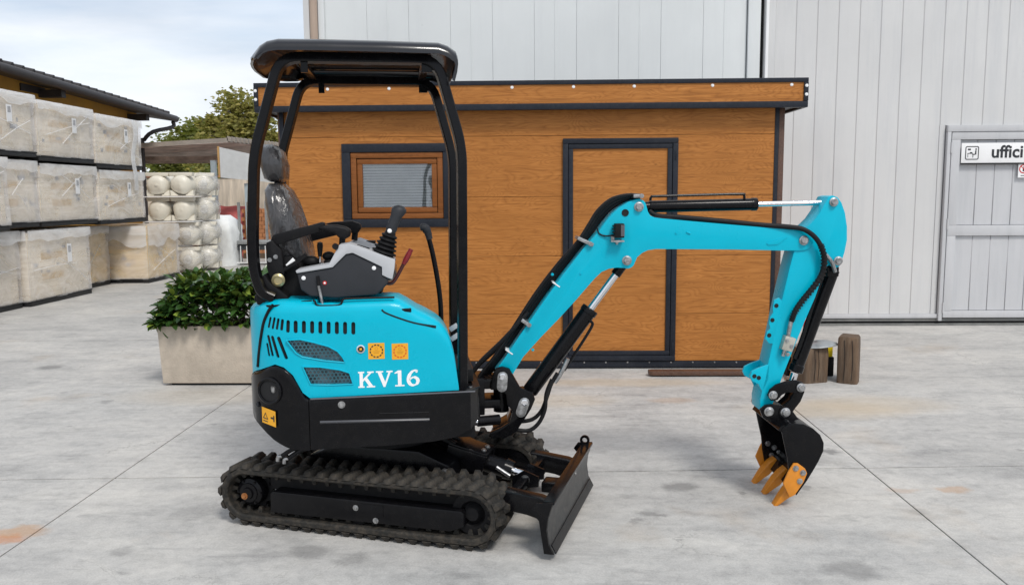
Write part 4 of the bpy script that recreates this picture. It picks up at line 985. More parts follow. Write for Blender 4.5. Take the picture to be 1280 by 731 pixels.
# exhaust port
def cw_pt(px, py):
    y = YN
    for _ in range(8):
        x, z = S(px, py, y); y = cwn(max(x, XR))
    return V((x, y, z))
p = cw_pt(338, 488); n_ = flank_normal(p.x); n_ = (n_+V((0, -0.4, 0))).normalized()
MB().lathe(p-n_*0.02, n_, [(0.058, 0.0), (0.062, 0.030), (0.056, 0.034), (0.049, 0.030), (0.047, -0.0)], 32).build('exhaust_ring', BLACK, cwo)
MB().cyl(p+n_*0.0005, p+n_*0.004, 0.0485, n=30).build('exhaust_hole', DARK, cwo)
MB().tube([p+n_*0.004+V((.018, 0, -.004)), p+n_*0.012+V((.02, 0, .004)), p+n_*0.016+V((.022, 0, .022))], 0.011, n=10).build('exhaust_pipe', ZINC, cwo)
p = cw_pt(337, 520.5); n_ = flank_normal(p.x); t_ = V((-n_.y, n_.x, 0)); t_ = t_ if t_.x > 0 else -t_
def stk_quad(mb, u0, u1, w0, w1, lift, sl=-0.16):
    mb.add([p+t_*u+V((0, 0, w+sl*u))+n_*lift for u, w in ((u0, w0), (u1, w0), (u1, w1), (u0, w1))], [(0, 1, 2, 3)])
b = MB(); stk_quad(b, -.042, .042, -.036, .036, .0045); so_ = b.build('warning_sticker', YELLOWST, cwo, smooth=0)
b = MB(); b.add([p+t_*u+V((0, 0, w-.16*u))+n_*.0055 for u, w in ((-.036, -.014), (-.004, -.014), (-.020, .016))]+[p+t_*u+V((0, 0, w-.16*u))+n_*.0055 for u, w in ((-.030, -.010), (-.010, -.010), (-.020, .009))], [(0, 1, 4, 3), (1, 2, 5, 4), (2, 0, 3, 5)])
stk_quad(b, .012, .034, -.004, .004, .0055); stk_quad(b, .028, .035, -.014, .014, .0056); stk_quad(b, -.034, -.006, -.026, -.022, .0055); b.build('print_symbol', INK, so_, smooth=0)
p = cw_pt(323, 505); MB().lathe(p, flank_normal(p.x), [(.012, 0), (.012, .006), (.008, .008), (0, .004)], 16).build('cap', GREYP, cwo)
# drain hoses below the counterweight
for k, (a, b_) in enumerate((((385, 556), (347, 573)), ((393, 558), (355, 576)))):
    q0, q1 = S.p3(a[0], a[1], -.30), S.p3(b_[0], b_[1], -.30)
    ho = MB().tube([q0, (q0+q1)/2+V((0, 0, .012)), q1+V((.02, 0, .012))], 0.011, n=8).build('drain_hose', HOSE, exc)
    MB().tube([q1+V((.02, 0, .012)), q1+V((.004, 0, .010)), q1+V((0, 0, -.012))], 0.009, n=8).build('fitting', ZINC, ho)

# ------------------------------------------------ canopy frame and roof
def round_path(pts, rad, n=5):
    pts = [V(p) for p in pts]; out = [pts[0]]
    for i in range(1, len(pts)-1):
        a = (pts[i-1]-pts[i]); b = (pts[i+1]-pts[i]); r_ = min(rad, a.length*.45, b.length*.45)
        p0 = pts[i]+a.normalized()*r_; p2 = pts[i]+b.normalized()*r_
        for k in range(n+1):
            t = k/n; out.append(p0*(1-t)**2+pts[i]*2*t*(1-t)+p2*t*t)
    out.append(pts[-1]); return out
PY_ = -0.38
near_loop = [S.p3(px, py, PY_) for px, py in ((343, 372), (327, 365), (318, 338), (316, 300), (318, 194), (350, 72), (546, 75), (577, 184), (578.5, 487))]
def loop(pts):
    return MB().tube(round_path(pts, 0.085, 6), 0.0, sub=1, flat=(0.021, 0.021))
lp = loop(near_loop).build('canopy_frame', BLACK, exc, smooth=40)
lf = loop([V((p.x, 0.38, p.z)) for p in near_loop]).build('canopy_frame', BLACK, exc, smooth=40)
for o_, yy in ((lp, PY_), (lf, 0.38)):
    q = near_loop[-1]; MB().box(q.x-.05, q.x+.045, yy-.045, yy+.045, q.z-.004, q.z+.012).build('foot_plate', BLACK, o_, bevel=0.003)
    bolt(o_, (q.x+.034, yy-.03, q.z+.012), (0, 0, 1), .011, .01)
    for px, w in ((380, .03), (533, .045)):
        x, z = S(px, 75, PY_); MB().box(x-w/2, x+w/2, yy-.006, yy+.006, z-.055, z+.02).build('bracket', BLACK, o_)
rx0, rz0 = S(346, 82, PY_)
for x_ in (-0.36, 0.20):
    MB().box(x_-.02, x_+.02, -0.355, 0.355, 2.168, 2.19).build('cross_bar', BLACK, exc, bevel=0.004)
prof = [S(px, py, -.45) for px, py in ((313.5, 80), (312.5, 76), (316, 70), (323, 60), (332, 54), (346, 51), (400, 51.5), (480, 53.5), (548, 56), (560, 60), (570, 67), (572.5, 73), (571.5, 82), (568.5, 94))]
rows = []
lipx = interp([(-.455, -.515), (-.40, -.545), (-.30, -.566), (-.20, -.575), (0, -.560), (.20, -.50), (.30, -.465), (.40, -.43), (.455, -.415)])
lipz = interp([(-.455, 2.150), (-.30, 2.152), (-.20, 2.140), (0, 2.132), (.20, 2.140), (.38, 2.165), (.455, 2.19)])
n_ = len(prof)
ry_ = [.455, .4545, .452, .447, .44, .43, .418, .40, .36, .30, .24, .16, .08]
for y in [-q_ for q_ in ry_]+[0]+ry_[::-1]:
    u = abs(y)/.455; dd_ = max(0.0, abs(y)-.400)/.0551
    crown = 0.020*(1-u*u)+.012-.042*(1-sqrt(max(0, 1-dd_*dd_)))
    ou = []
    for i, (x, z) in enumerate(prof):
        zz = z+crown; xx = x
        if i <= 5:
            f_ = 1-i/5.0; xx = x+(lipx(y)-prof[0][0])*f_; zz = zz+(lipz(y)-(prof[0][1]+crown))*f_**1.5
        if i >= n_-2: zz -= 0.02*(1-u*u)
        ou.append((xx, y, zz))
    inn = []
    for i in range(n_-1, -1, -1):
        a = V(ou[max(i-1, 0)]); b = V(ou[min(i+1, n_-1)]); t = (b-a).normalized(); nr = V((t.z, 0, -t.x))
        inn.append(V(ou[i])+nr*0.012)
    rows.append(ou+[tuple(p) for p in inn])
roof = MB().loft(rows).build('canopy_roof', pm('roof_black_gloss', (0.006, 0.006, 0.008), 0.22, coat=0.5, spec=0.4, var=0.2, scale=6, bump=0.02, bscale=30), exc, smooth=50)
rx = [S(px, 60, -.45)[0] for px in (360, 540)]
for y in (-.2, 0, .2): MB().box(rx[0], rx[1], y-.03, y+.03, 2.198, 2.208).build('stiffener', BLACK, roof, bevel=0.004)

# ------------------------------------------------ floor, seat, consoles, levers
MB().box(-0.10, 0.40, -0.15, 0.45, 0.68, 0.70).build('floor_plate', BLACKM, exc, bevel=0.004)
MB().box(-0.11, -0.06, -0.15, 0.44, 0.70, 1.10).build('seat_riser', BLACKM, exc, bevel=0.006)
def section(cx_, z, hx, hy, n=20, e_=0.55, tilt=0.0):
    r_ = []
    for i in range(n):
        a = 2*pi*i/n; ca, sa = cos(a), sin(a)
        r_.append((cx_+hx*abs(ca)**e_*(1 if ca > 0 else -1), hy*abs(sa)**e_*(1 if sa > 0 else -1), z))
    return r_
seat = MB()
bk = [(1.19, -.425, .055, .17), (1.22, -.43, .080, .215), (1.32, -.445, .085, .235), (1.45, -.468, .076, .235), (1.54, -.488, .068, .222), (1.60, -.503, .055, .195), (1.632, -.512, .030, .13)]
seat.loft([section(cx_, z, hx, hy) for z, cx_, hx, hy in bk])
seat_o = seat.build('seat', FILMSEAT, exc, smooth=60)
MB().loft([section(cx_, z, hx, hy) for z, cx_, hx, hy in ((1.640, -.512, .025, .09), (1.655, -.514, .050, .135), (1.72, -.520, .060, .150), (1.785, -.530, .052, .135), (1.815, -.536, .025, .08))]).build('headrest', FILMSEAT, seat_o, smooth=60)
for y in (-.05, .05): MB().cyl((-.508, y, 1.60), (-.518, y, 1.68), .008, n=8).build('headrest_rod', BLACK, seat_o)
cush = [(-.42, 1.20, .05, .20), (-.38, 1.20, .062, .22), (-.2, 1.205, .06, .225), (-.02, 1.21, .06, .22), (.03, 1.205, .045, .20), (.05, 1.20, .02, .17)]
rows = []
for x, zc, hz_, hy in cush:
    rows.append([(x, hy*abs(cos(a))**.5*(1 if cos(a) > 0 else -1), zc+hz_*abs(sin(a))**.6*(1 if sin(a) > 0 else -1)) for a in [2*pi*i/18 for i in range(18)]])
MB().loft(rows).build('cushion', FILMSEAT, seat_o, smooth=60)
MB().prism([(-.60, 1.09), (-.60, 1.12), (-.55, 1.15), (-.50, 1.30), (-.42, 1.30), (-.36, 1.16), (-.02, 1.15), (-.02, 1.09)], -.26, .26).build('seat_base', BLACKM, seat_o, bevel=0.01)
rp = S.p3(342, 360, -.30)
MB().prism([S(px, py, -.3) for px, py in ((322, 360), (324, 350), (333, 341), (340, 352), (362, 368), (364, 378), (324, 379))], -.36, -.12).build('seat_bracket', BLACKM, seat_o, bevel=0.006)
MB().prism([S(px, py, -.31) for px, py in ((333, 303), (341, 300), (352, 312), (356, 340), (352, 362), (342, 362), (334, 335))], -.325, -.27).build('hinge_cover', BLACKM, seat_o, bevel=0.008)
for px, py in ((337, 325), (344.5, 321)): bolt(seat_o, S.p3(px, py, -.326), (0, -1, 0), .008, .006)
MB().tube([S.p3(px, py, -.30) for px, py in ((348, 342), (356, 336), (372, 326), (383, 318))], 0, flat=(.02, .008)).build('seat_belt', BLACKM, seat_o)
MB().ext([S.p3(px, py, -.315) for px, py in ((357, 331), (366, 322), (370, 327), (361, 335))], (0, .006, 0)).build('belt_tag', WHITEP, seat_o)
MB().lathe(S.p3(348, 350, -.335), (0, -1, 0), [(.028, 0), (.03, .006), (.02, .012), (.018, .004), (0, .004)], 20).build('belt_reel', pm('brass_film', (.42, .36, .2), .35, .6), seat_o)
MB().tube([S.p3(350, 362, -.30), S.p3(351, 374, -.30)], .007, n=8).build('adjuster', ZINC, seat_o)
# armrests
for yy, dx_, nm_ in ((-.315, 0, 'armrest'), (.27, 12, 'armrest')):
    if yy < 0:
        bar = MB().prism([S(px, py, yy) for px, py in ((338, 300), (341, 293.5), (390, 281), (402, 277.5), (406, 279), (404, 288), (396, 291), (345, 306.5), (340, 306))], yy, yy+.055).build('armrest', BLACKM, exc, bevel=0.008)
        pts = [(397, 286), (404, 281.5), (420, 281.5), (432, 284), (438.5, 288), (437, 296), (431, 299.5), (424, 298), (418, 292), (408, 289)]
        MB().prism([S(px, py, yy-.015) for px, py in pts], yy-.015, yy+.07).build('arm_pad', BLACKM, bar, bevel=0.012, seg=3)
        MB().cyl(S.p3(428, 297, yy+.03), S.p3(427.5, 306, yy+.03), .014, n=12).build('arm_post', BLACKM, bar)
    else:
        pts = [(405, 280), (415, 278), (440, 276.5), (450, 280), (451.5, 285), (446, 293), (438, 291), (430, 284)]
        bar = MB().prism([S(px, py, yy-.04) for px, py in pts], yy-.04, yy+.045).build('armrest', BLACKM, exc, bevel=0.012, seg=3)
        MB().cyl(S.p3(444, 289, yy), S.p3(443, 300, yy), .016, n=12).build('arm_post', BLACKM, bar)
        MB().prism([(-.50, 1.31), (-.50, 1.36), (-.25, 1.41), (-.25, 1.37)], yy-.02, yy+.02).build('arm_bar', BLACKM, bar, bevel=0.006)
# right-hand console: charcoal flank, light grey top
CN = -.425
flank = [(371, 341.5), (416, 334), (432.5, 317.5), (441, 316), (477.5, 333.5), (477.5, 343.5), (485.5, 348.5), (484.5, 355), (471.5, 368.5), (420, 372.5), (388, 370.5), (376, 362)]
con = MB().prism([S(px, py, CN) for px, py in flank], CN, -.27).build('console', GREYP, exc, bevel=0.009, seg=3)
shell = [(369.5, 338), (411, 330.5), (424, 306), (436, 304.5), (470, 316), (494, 325), (493, 336), (490.5, 349), (484.5, 347), (477.5, 343.5), (477.5, 333.5), (441, 316), (432.5, 317.5), (416, 334), (371, 341.5)]
MB().prism([S(px, py, CN) for px, py in shell], CN-.008, -.275).build('console_shell', LGREY, con, bevel=0.004)
for px, py in ((379.5, 347.5), (467.5, 335)): bolt(con, S.p3(px, py, CN-.001), (0, -1, 0), .0075, .004, 'screw', WHITEP)
p = S.p3(406, 353.5, CN); MB().lathe(p, (0, -1, 0), [(.009, 0), (.009, .003), (0, .003)], 14).build('button', SIGNR, con)
MB().cyl(p-V((0, .004, 0)), p-V((0, .0055, 0)), .0045, n=10).build('button_cap', WHITEP, con)
MB().tube([S.p3(px, py, CN-.012) for px, py in ((397, 346), (398.5, 357), (401, 369), (403, 380))], .0065, n=8).build('hood_prop', ZINC, con)
MB().tube([S.p3(397, 345, CN-.012), S.p3(398.5, 357, CN-.012)], .0075, n=8).build('hood_prop_sleeve', BLACKM, con)
swp = [S.p3(px, py, -.34) for px, py in ((442, 309), (447, 307), (462, 311.5), (458, 314))]
MB().ext(swp, (0, 0, .006)).build('switch_panel', BLACKM, con)
MB().cyl(S.p3(421, 309, -.40), S.p3(419, 308, -.44), .014, n=14).build('knob', BLACKM, con)
# joystick: bellows, stalk, grip
ja, jb = S.p3(478.5, 320, -.35), S.p3(489, 288, -.35); jd = (jb-ja).normalized(); H_ = (jb-ja).length
pr = []
for k in range(6):
    r_ = .062-.030*k/6; h0 = H_*k/6.4
    pr += [(r_*.80, h0), (r_, h0+H_*.055), (r_*.97, h0+H_*.10), (r_*.78, h0+H_*.125)]
pr += [(.026, H_*.92), (.024, H_*1.0), (0, H_*1.0)]
joy = MB().lathe(ja-jd*.008, jd, [(0, 0)]+pr, 28).build('joystick', BLACKM, exc, smooth=45)
g0, g1, g2 = S.p3(487.5, 292, -.35), S.p3(493, 274, -.35), S.p3(497.5, 259, -.35)
rows = []
for k, (t, rx_, ry_) in enumerate(((0, .020, .022), (.15, .025, .026), (.4, .024, .026), (.65, .026, .028), (.85, .034, .030), (.96, .030, .026), (1.02, .014, .014))):
    c = g0*(1-t)**2+g1*2*t*(1-t)+g2*t*t if t <= 1 else g2+(g2-g1).normalized()*.006
    c = c+V((.012*t*t, 0, 0)); d = (g2-g0).normalized(); sx = V((d.z, 0, -d.x))
    rows.append([c+sx*rx_*cos(2*pi*i/16)+V((0, 1, 0))*ry_*sin(2*pi*i/16) for i in range(16)])
MB().loft(rows).build('grip', GREYP, joy, smooth=60)
bolt(joy, S.p3(487, 288.5, -.378), (0, -1, 0), .008, .004, 'screw', WHITEP)
# far console, levers
fc = MB().prism([S(px, py, .30) for px, py in ((400, 352), (420, 330), (436, 303), (448, 298), (470, 305), (476, 312), (474, 350), (430, 360))], .27, .42).build('far_console', LGREY, exc, bevel=0.008)
p = S.p3(462, 303, .30); MB().box(p.x-.04, p.x+.03, .28, .36, p.z-.008, p.z+.008).build('switch_panel', BLACKM, fc)
lv = MB().tube([S.p3(483, 354, -.29), S.p3(490, 353.5, -.29), S.p3(496, 346, -.29), S.p3(506, 327, -.29)], .0085, n=10).build('safety_lever', pm('dark_red_lever', (.06, .012, .012), .35), exc)
MB().tube([S.p3(504.5, 330, -.29), S.p3(508, 323.5, -.29), S.p3(514, 311.5, -.29)], [.011, .013, .013, .011], n=12).build('grip', REDP, lv)
tl = MB().tube([S.p3(551.5, 405, -.05), S.p3(550.5, 378, -.05), S.p3(547, 350, -.05), S.p3(541, 318, -.05), S.p3(535.5, 296, -.05)], .0125, n=12).build('travel_lever', BLACK, exc)
hd = MB().tube([S.p3(537, 299, -.05), S.p3(534.5, 290, -.05), S.p3(530.5, 284.5, -.05), S.p3(525, 285.5, -.05)], [.016, .018, .021, .021, .020, .014], n=14); hd.build('grip', GREYP, tl, smooth=60)
MB().tube([(.268, -.05, .70), S.p3(551.5, 405, -.05)], .014, n=10).build('lever_base', BLACK, tl)
gl_ = MB().tube([S.p3(399.5, 336, -.24), S.p3(400, 318, -.24)], .006, n=8).build('gear_lever', CHROME, exc)
MB().lathe(S.p3(400, 321, -.24), S.p3(400, 302, -.24)-S.p3(400, 321, -.24), [(0, 0), (.009, .002), (.014, .05), (.012, .066), (0, .070)], 14).build('grip', BLACKM, gl_)
for px, py, r_ in ((411, 320, .022), (389, 327, .028), (412, 328, .02)):
    p = S.p3(px, py, -.22); MB().ell(p, r_*1.4, r_, r_, 12, 7).build('knob', BLACKM, exc, smooth=60)
MB().box(-.36, -.10, -.28, -.235, 1.13, 1.235).build('side_box', BLACKM, exc, bevel=.008)
# clutter in front of the hood: tags, valves
for px, py in ((567, 409), (568.5, 421)):
    p = S.p3(px, py, -.20); MB().box(-.022, .022, -.012, .012, -.011, .011, Matrix.Translation(p) @ Matrix.Rotation(R(-32), 4, 'Y')).build('white_connector', LGREY, exc, bevel=.003)
vb = MB()
for k in range(5): vb.tube([(.27+.012*k, -.25+.03*k, .70), (.285, -.24+.03*k, .82+.02*k), (.27-.01*k, -.22+.03*k, .93)], .010, n=7)
vb.build('control_hoses', HOSE, exc)
MB().box(.30, .40, -.34, -.06, .70, .76).build('valve_block', BLACKM, exc, bevel=.006)
bolt(exc, S.p3(574.5, 446, -.30), (0, -1, 0), .010, .008, 'screw', WHITEP)

# ------------------------------------------------ swing post and boom
post = MB().box(.34, .475, -.10, .10, .47, .66).box(.44, .555, -.085, .085, .50, .545).box(.44, .545, -.085, .085, .60, .65)
po_ = post.build('swing_bracket', BLACK, exc, bevel=.008)
kp = S.p3(626.5, 510, 0)
MB().cyl((kp.x, 0, .465), (kp.x, 0, .665), .040, n=24).build('king_pin_boss', BLACK, po_)
MB().lathe((kp.x, 0, .60), (0, 0, 1), [(.030, 0), (.034, .010), (.034, .02), (.022, .03), (.018, .045), (0, .047)], 20).build('king_pin', ZINC, po_)
a = S.p3(597, 526.5, -.13); b_ = S.p3(624, 524, -.10)
swc = MB().cyl(a, b_, .026, n=20).build('swing_cylinder', BLACK, exc); MB().cyl(a+V((.0, 0, 0)), a+V((-.02, 0, 0)), .020, n=16).build('end_cap', CHROME, swc)
# everything from the boom foot on is swung about the king pin
SWING = -5.3
kw = S.o+S.x*kp.x
B = Frame(kw.x, kw.y, 8.5+SWING)
before = set(exc.children)
sp_out = [(613, 487), (615.5, 470), (620, 461), (628, 458.5), (637, 461), (642, 470), (650, 484), (658, 487.5), (666, 491), (669, 499), (664, 511), (655, 525), (645, 540), (632, 547), (614, 548), (612, 541), (626, 535), (637, 528), (641, 514), (634, 506), (632.5, 493), (626, 488.5)]
for y0, y1 in ((-.115, -.085), (.085, .115)):
    sp_ = MB().prism([B(px, py, y0) for px, py in sp_out], y0, y1).build('boom_foot_plate', BLACK, exc, bevel=.004)
MB().prism([B(px, py, -.085) for px, py in ((640, 514), (660, 500), (655, 522), (640, 544), (616, 546), (616, 538), (634, 528))], -.086, .086).build('boom_foot_web', BLACK, exc, bevel=.004)
PB = B.p3(628, 468, -.08); PC = B.p3(655, 500, -.08)
for p, d_ in ((PB, (-.004, -.055)), (PC, (-.018, -.052))):
    MB().cyl((p.x, -.118, p.z), (p.x, .118, p.z), .028, n=24).build('pivot_pin', BLACK, exc)
    pl = MB().prism(capsule((p.x+d_[0]/2, p.z+d_[1]/2), d_, .105, .026), -.127, -.119).build('pin_plate', ZINC, exc, bevel=.002)
    MB().lathe((p.x, -.127, p.z), (0, -1, 0), [(.017, 0), (.017, .004), (.012, .005), (.011, .001), (0, .001)], 18).build('pin_end', CHROME, pl)
    bolt(pl, (p.x+d_[0], -.127, p.z+d_[1]), (0, -1, 0), .010, .006)
YB = -.078
def ring_pts(cx_, cy_, r_, a0, a1, n=7): return [(cx_+r_*cos(R(a0+(a1-a0)*i/n)), cy_-r_*sin(R(a0+(a1-a0)*i/n))) for i in range(n+1)]
boom_px = ring_pts(628, 469, 10.5, 150, -30, 8)+[(654, 446), (676, 421.5), (697, 400), (720, 375), (739, 353), (745, 346.5), (752, 340), (761, 336), (771, 334.5), (781, 335)]+ring_pts(784, 326, 9.8, -100, -15, 5)+[(796.5, 321.5), (803, 316), (810, 312.8), (820, 311.3), (860, 311.6), (920, 312), (975, 313.2), (998, 313.2)]+ring_pts(1004.5, 300.5, 12, -80, 75, 7)+[(1000, 288), (975, 286), (920, 281.3), (870, 277), (828, 273.2), (818, 271.8), (813, 269.5), (810, 265), (808.5, 259)]+ring_pts(798.5, 258, 9.3, 15, 110, 5)+[(786, 252.5), (775, 259), (766, 266.5), (757, 277), (749, 288.5), (729, 311), (704, 343), (680, 376), (650, 419), (630, 449)]
boom = MB().prism([B(px, py, YB) for px, py in boom_px], YB, -YB).build('boom', TEAL, exc, bevel=.0045, seg=2, smooth=32)
def pin_at(parent, px, py, y, r_=.022, name='pin'):
    p = B.p3(px, py, y)
    b = MB().lathe(p, (0, -1, 0), [(r_*1.25, 0), (r_*1.25, .006), (r_*.95, .008), (r_*.95, .018), (r_*.8, .021), (0, .021)], 22); return b.build(name, ZINC, parent)
for px, py in ((798.5, 258.5), (783.5, 325.5), (1004.5, 300.5)): pin_at(boom, px, py, YB, .019)
p = B.p3(781.5, 266, YB); MB().lathe(p, (0, -1, 0), [(.018, 0), (.018, .0025), (.014, .0025), (.0135, .0005), (0, .0005)], 22).build('pipe_hole', DARK, boom)
# work lamp
p = B.p3(773, 288, YB-.028); wl = MB().box(p.x-.020, p.x+.026, YB-.055, YB-.004, p.z-.036, p.z+.034).build('work_lamp', BLACKM, boom, bevel=.004)
for k in range(4): MB().box(p.x-.028, p.x-.020, YB-.052, YB-.008, p.z-.03+.016*k, p.z-.022+.016*k).build('cooling_fin', BLACKM, wl)
MB().box(p.x+.008, p.x+.026, YB-.058, YB-.055, p.z-.028, p.z+.028).build('lamp_lens', pm('lamp_lens', (.1, .1, .11), .15), wl)
br = B.p3(771, 301, YB-.03); MB().box(br.x-.03, br.x+.034, YB-.05, YB-.001, br.z-.005, br.z+.003).box(br.x-.026, br.x-.010, YB-.012, YB-.001, br.z, br.z+.03).build('lamp_bracket', ZINC, wl); bolt(wl, (br.x, YB-.03, br.z-.006), (0, 0, -1), .010, .012)
MB().tube([B.p3(766, 294, YB-.02), B.p3(757, 295, YB-.008), B.p3(749, 292, YB-.004), B.p3(746, 284, YB-.0)], .004, n=6).build('lamp_cable', HOSE, wl)
for px, py in ((845.5, 291.5), (726, 342), (666, 437), (690.5, 343)): bolt(boom, B.p3(px, py, YB), (0, -1, 0), .006, .004, 'plug', TEAL)
MB().tube([B.p3(858, 290, YB-.001), B.p3(863, 292, YB-.001)], .005, n=6).build('weld_mark', TEAL, boom)
MB().prism([B(px, py, YB) for px, py in ((958, 304), (985, 296), (980, 300), (972, 306), (960, 306.5))], YB-.004, YB+.002).build('stop_rib', TEAL, boom, bevel=.002)
# boom cylinder
def hyd(name, pts, r_, rod, yy=0.0, gl=True):
    a, b, c = [B.p3(px, py, yy) for px, py in pts]; d = (c-a).normalized(); b = a+d*((b-a).dot(d))
    o = MB().lathe(a, d, [(0, 0), (r_*.96, .002), (r_, .01), (r_, (b-a).length-.03), (r_*1.1, (b-a).length-.028), (r_*1.1, (b-a).length-.004), (r_*1.02, (b-a).length), (rod*1.3, (b-a).length+.001), (0, (b-a).length+.001)], 28).build(name, BLACK, exc, smooth=40)
    MB().cyl(b, c, rod, n=18).build('rod', CHROME, o); return o, a, b, c, d
bc, a, b_, c, d = hyd('boom_cylinder', ((662, 489), (738, 385), (771, 341)), .041, .019)
MB().tube([a-d*.045, a+d*.03], .034, n=14, sub=1).build('rod_eye', BLACK, bc); MB().cyl(c-d*.012, c+d*.07, .026, n=18).build('rod_end', BLACK, bc)
MB().tube([B.p3(px, py, -.03) for px, py in ((734, 398), (739, 402), (740.5, 406), (734, 418), (716, 446), (705, 463))], .0075, n=8, sub=4).build('steel_pipe', BLACK, bc)
MB().tube([B.p3(710, 448, -.04), B.p3(700, 468, -.04), B.p3(693, 478, -.04)], .012, n=10, sub=2).build('pipe_fitting', ZINC, bc)
hh = MB()
hh.tube([B.p3(px, py, -.05) for px, py in ((697, 466), (689, 480), (684, 495), (677, 513), (665, 524), (647, 527))], .0105, n=9)
hh.tube([B.p3(px, py, -.08) for px, py in ((690, 474), (683, 492), (681, 512), (673, 529), (660, 538), (640, 536))], .0105, n=9)
hh.build('boom_cylinder_hose', HOSE, bc)
# arm cylinder along the boom top
ac, a, b_, c, d = hyd('arm_cylinder', ((811, 258.5), (946, 256.3), (1033, 253.3)), .030, .0135)
MB().cyl(a-d*.05, a+d*.01, .026, n=16).build('rod_eye', BLACK, ac)
MB().tube([B.p3(px, py, -.02) for px, py in ((813, 251), (814, 246.5), (820, 245.5), (870, 244), (925, 242.7), (930, 244), (930.5, 250))], .0065, n=8, sub=4).build('steel_pipe', BLACK, ac)
# hose bundle climbing the boom
for k in range(5):
    y = -.06+.028*k; o_ = (k-2)*2.7
    pts = [(596, 476+k), (604+o_*.3, 468+o_*.5), (622+o_*.5, 449+o_), (648+o_, 411+o_*.6), (676+o_, 368+o_*.6), (704+o_, 331+o_*.5), (727+o_*.9, 304+o_*.4), (741+o_*.9, 284+o_*.7), (751+o_*.7, 269+o_*1.1), (766+o_*.4, 255.5+o_*1.2), (784, 247.5+o_*.7), (800, 246+o_*.3)]
    h_ = MB().tube([B.p3(px, py, y) for px, py in pts], .0082, n=9, sub=5).build('hydraulic_hose', HOSE, boom)
for k in range(2):
    MB().tube([B.p3(px, py, -.07+.05*k) for px, py in ((588, 470), (600, 452+3*k), (628, 425+4*k), (652, 399), (660, 390))], .0095, n=8).build('hydraulic_hose', HOSE, boom)
def clamp(px, py, ang, L_=.075):
    M_ = Matrix.Translation(B.p3(px, py, -.02)) @ Matrix.Rotation(R(ang), 4, 'Y')
    o = MB().box(-L_/2, L_/2, -.075, .065, -.009, .009, M_).build('hose_clamp', ZINC, boom, bevel=.003)
    bolt(o, M_ @ V((L_*.3, -.075, 0)), (0, -1, 0), .009, .008)
clamp(657, 401, 35, .055); clamp(730, 301, 25, .085); clamp(795, 245, 0, .05)
for px, py in ((694, 354), (636, 437)):
    M_ = Matrix.Translation(B.p3(px, py, -.02)) @ Matrix.Rotation(R(35), 4, 'Y'); MB().box(-.022, .022, -.06, .06, -.003, .003, M_).build('cable_tie', WHITEP, boom)
# ------------------------------------------------ arm (dipper)
YA = -.070
arm_px = [(1035.5, 246), (1041, 244.3), (1047, 246.5), (1052, 253), (1056.5, 266), (1059, 283), (1059, 300), (1056, 315), (1052.5, 326), (1049.5, 333), (1044, 335.5), (1037, 331), (1030, 336), (1026, 352), (1019, 372), (1005, 404), (990, 441), (978, 471), (970, 494), (965, 508), (957, 516), (950.5, 513), (950, 500), (957, 468), (965, 433), (978, 373), (987, 335), (993, 313), (999, 296), (1007.6, 285), (1019, 274), (1026, 264)]
arm = MB().prism([B(px, py, YA) for px, py in arm_px], YA, -YA).build('arm', TEAL, exc, bevel=.004, smooth=32)
for px, py in ((1042, 252.5), (1047.5, 326)): pin_at(arm, px, py, YA, .018)
# lugs on the inner edge of the arm (thumb mount)
def mount(px_list, y0, y1): return MB().prism([B(px, py, YA) for px, py in px_list], y0, y1)
for y0, y1 in ((YA, YA+.018), (-YA-.018, -YA)):
    mo = MB().prism([B(px, py, YA) for px, py in [(974, 372), (968, 375), (966, 384), (966.5, 391), (963, 396), (961.5, 404), (963, 411), (959, 415), (956.5, 423), (961, 429), (968, 430), (980, 378)]], YA+.001, YA+.018).build('thumb_mount', TEAL, arm, bevel=.003) if y0 == YA else None
    m2 = mount([(962, 455), (948, 460), (940, 464), (937.5, 470), (940, 476), (948, 480), (953, 490), (961, 474)], y0, y1).build('thumb_mount', TEAL, arm, bevel=.003)
    if y0 == YA:
        for px, py in ((970.5, 382), (965.5, 400), (961.5, 419), (943, 470), (948.5, 472)):
            MB().lathe(B.p3(px, py, (YA+.0005 if py < 440 else YA-.0005)), (0, -1, 0), [(.011, 0), (.011, .001), (0, .001)], 16).build('mount_hole', DARK, arm)
# hose along boom to the arm, valve block
h_ = MB().tube([B.p3(px, py, y) for px, py, y in ((812, 264, -.03), (822, 269.5, -.05), (850, 271.5, -.06), (900, 276, -.065), (950, 281, -.07), (985, 283.5, -.085), (1005, 287, -.10), (1020, 298, -.105), (1029, 315, -.105), (1030, 333, -.10), (1022, 352, -.10), (1008, 369, -.10), (996, 385, -.10), (989, 402, -.10))], .0125, n=10).build('arm_hose', HOSE, arm)
MB().tube([B.p3(px, py, -.06) for px, py in ((815, 272), (870, 275), (950, 283), (990, 288), (1010, 296), (1022, 310), (1034, 325))], .009, n=8).build('arm_hose', HOSE, arm)
sl_ = MB()
pts = crom([B.p3(px, py, y) for px, py, y in ((1026, 306, -.105), (1030, 322, -.103), (1028, 342, -.10), (1016, 360, -.10), (1003, 376, -.10), (993, 391, -.10), (989.5, 401, -.10))], 9)
for k in range(0, len(pts)-1, 2): sl_.cyl(pts[k], pts[k]+(pts[k+1]-pts[k])*.9, .0165, n=10)
so2 = sl_.build('spiral_sleeve', HOSE, arm)
MB().tube([B.p3(989, 401, -.10), B.p3(986.5, 412, -.10), B.p3(985, 421, -.095)], .011, n=10, sub=2).build('hose_fitting', ZINC, arm)
p = B.p3(984.5, 429, YA-.02); vv = MB().box(-.028, .028, -.022, .022, -.036, .036, Matrix.Translation(p) @ Matrix.Rotation(R(16), 4, 'Y')).build('valve', pm('cast_aluminium', (.5, .48, .42), .45, .6, var=.15, scale=40), arm, bevel=.004)
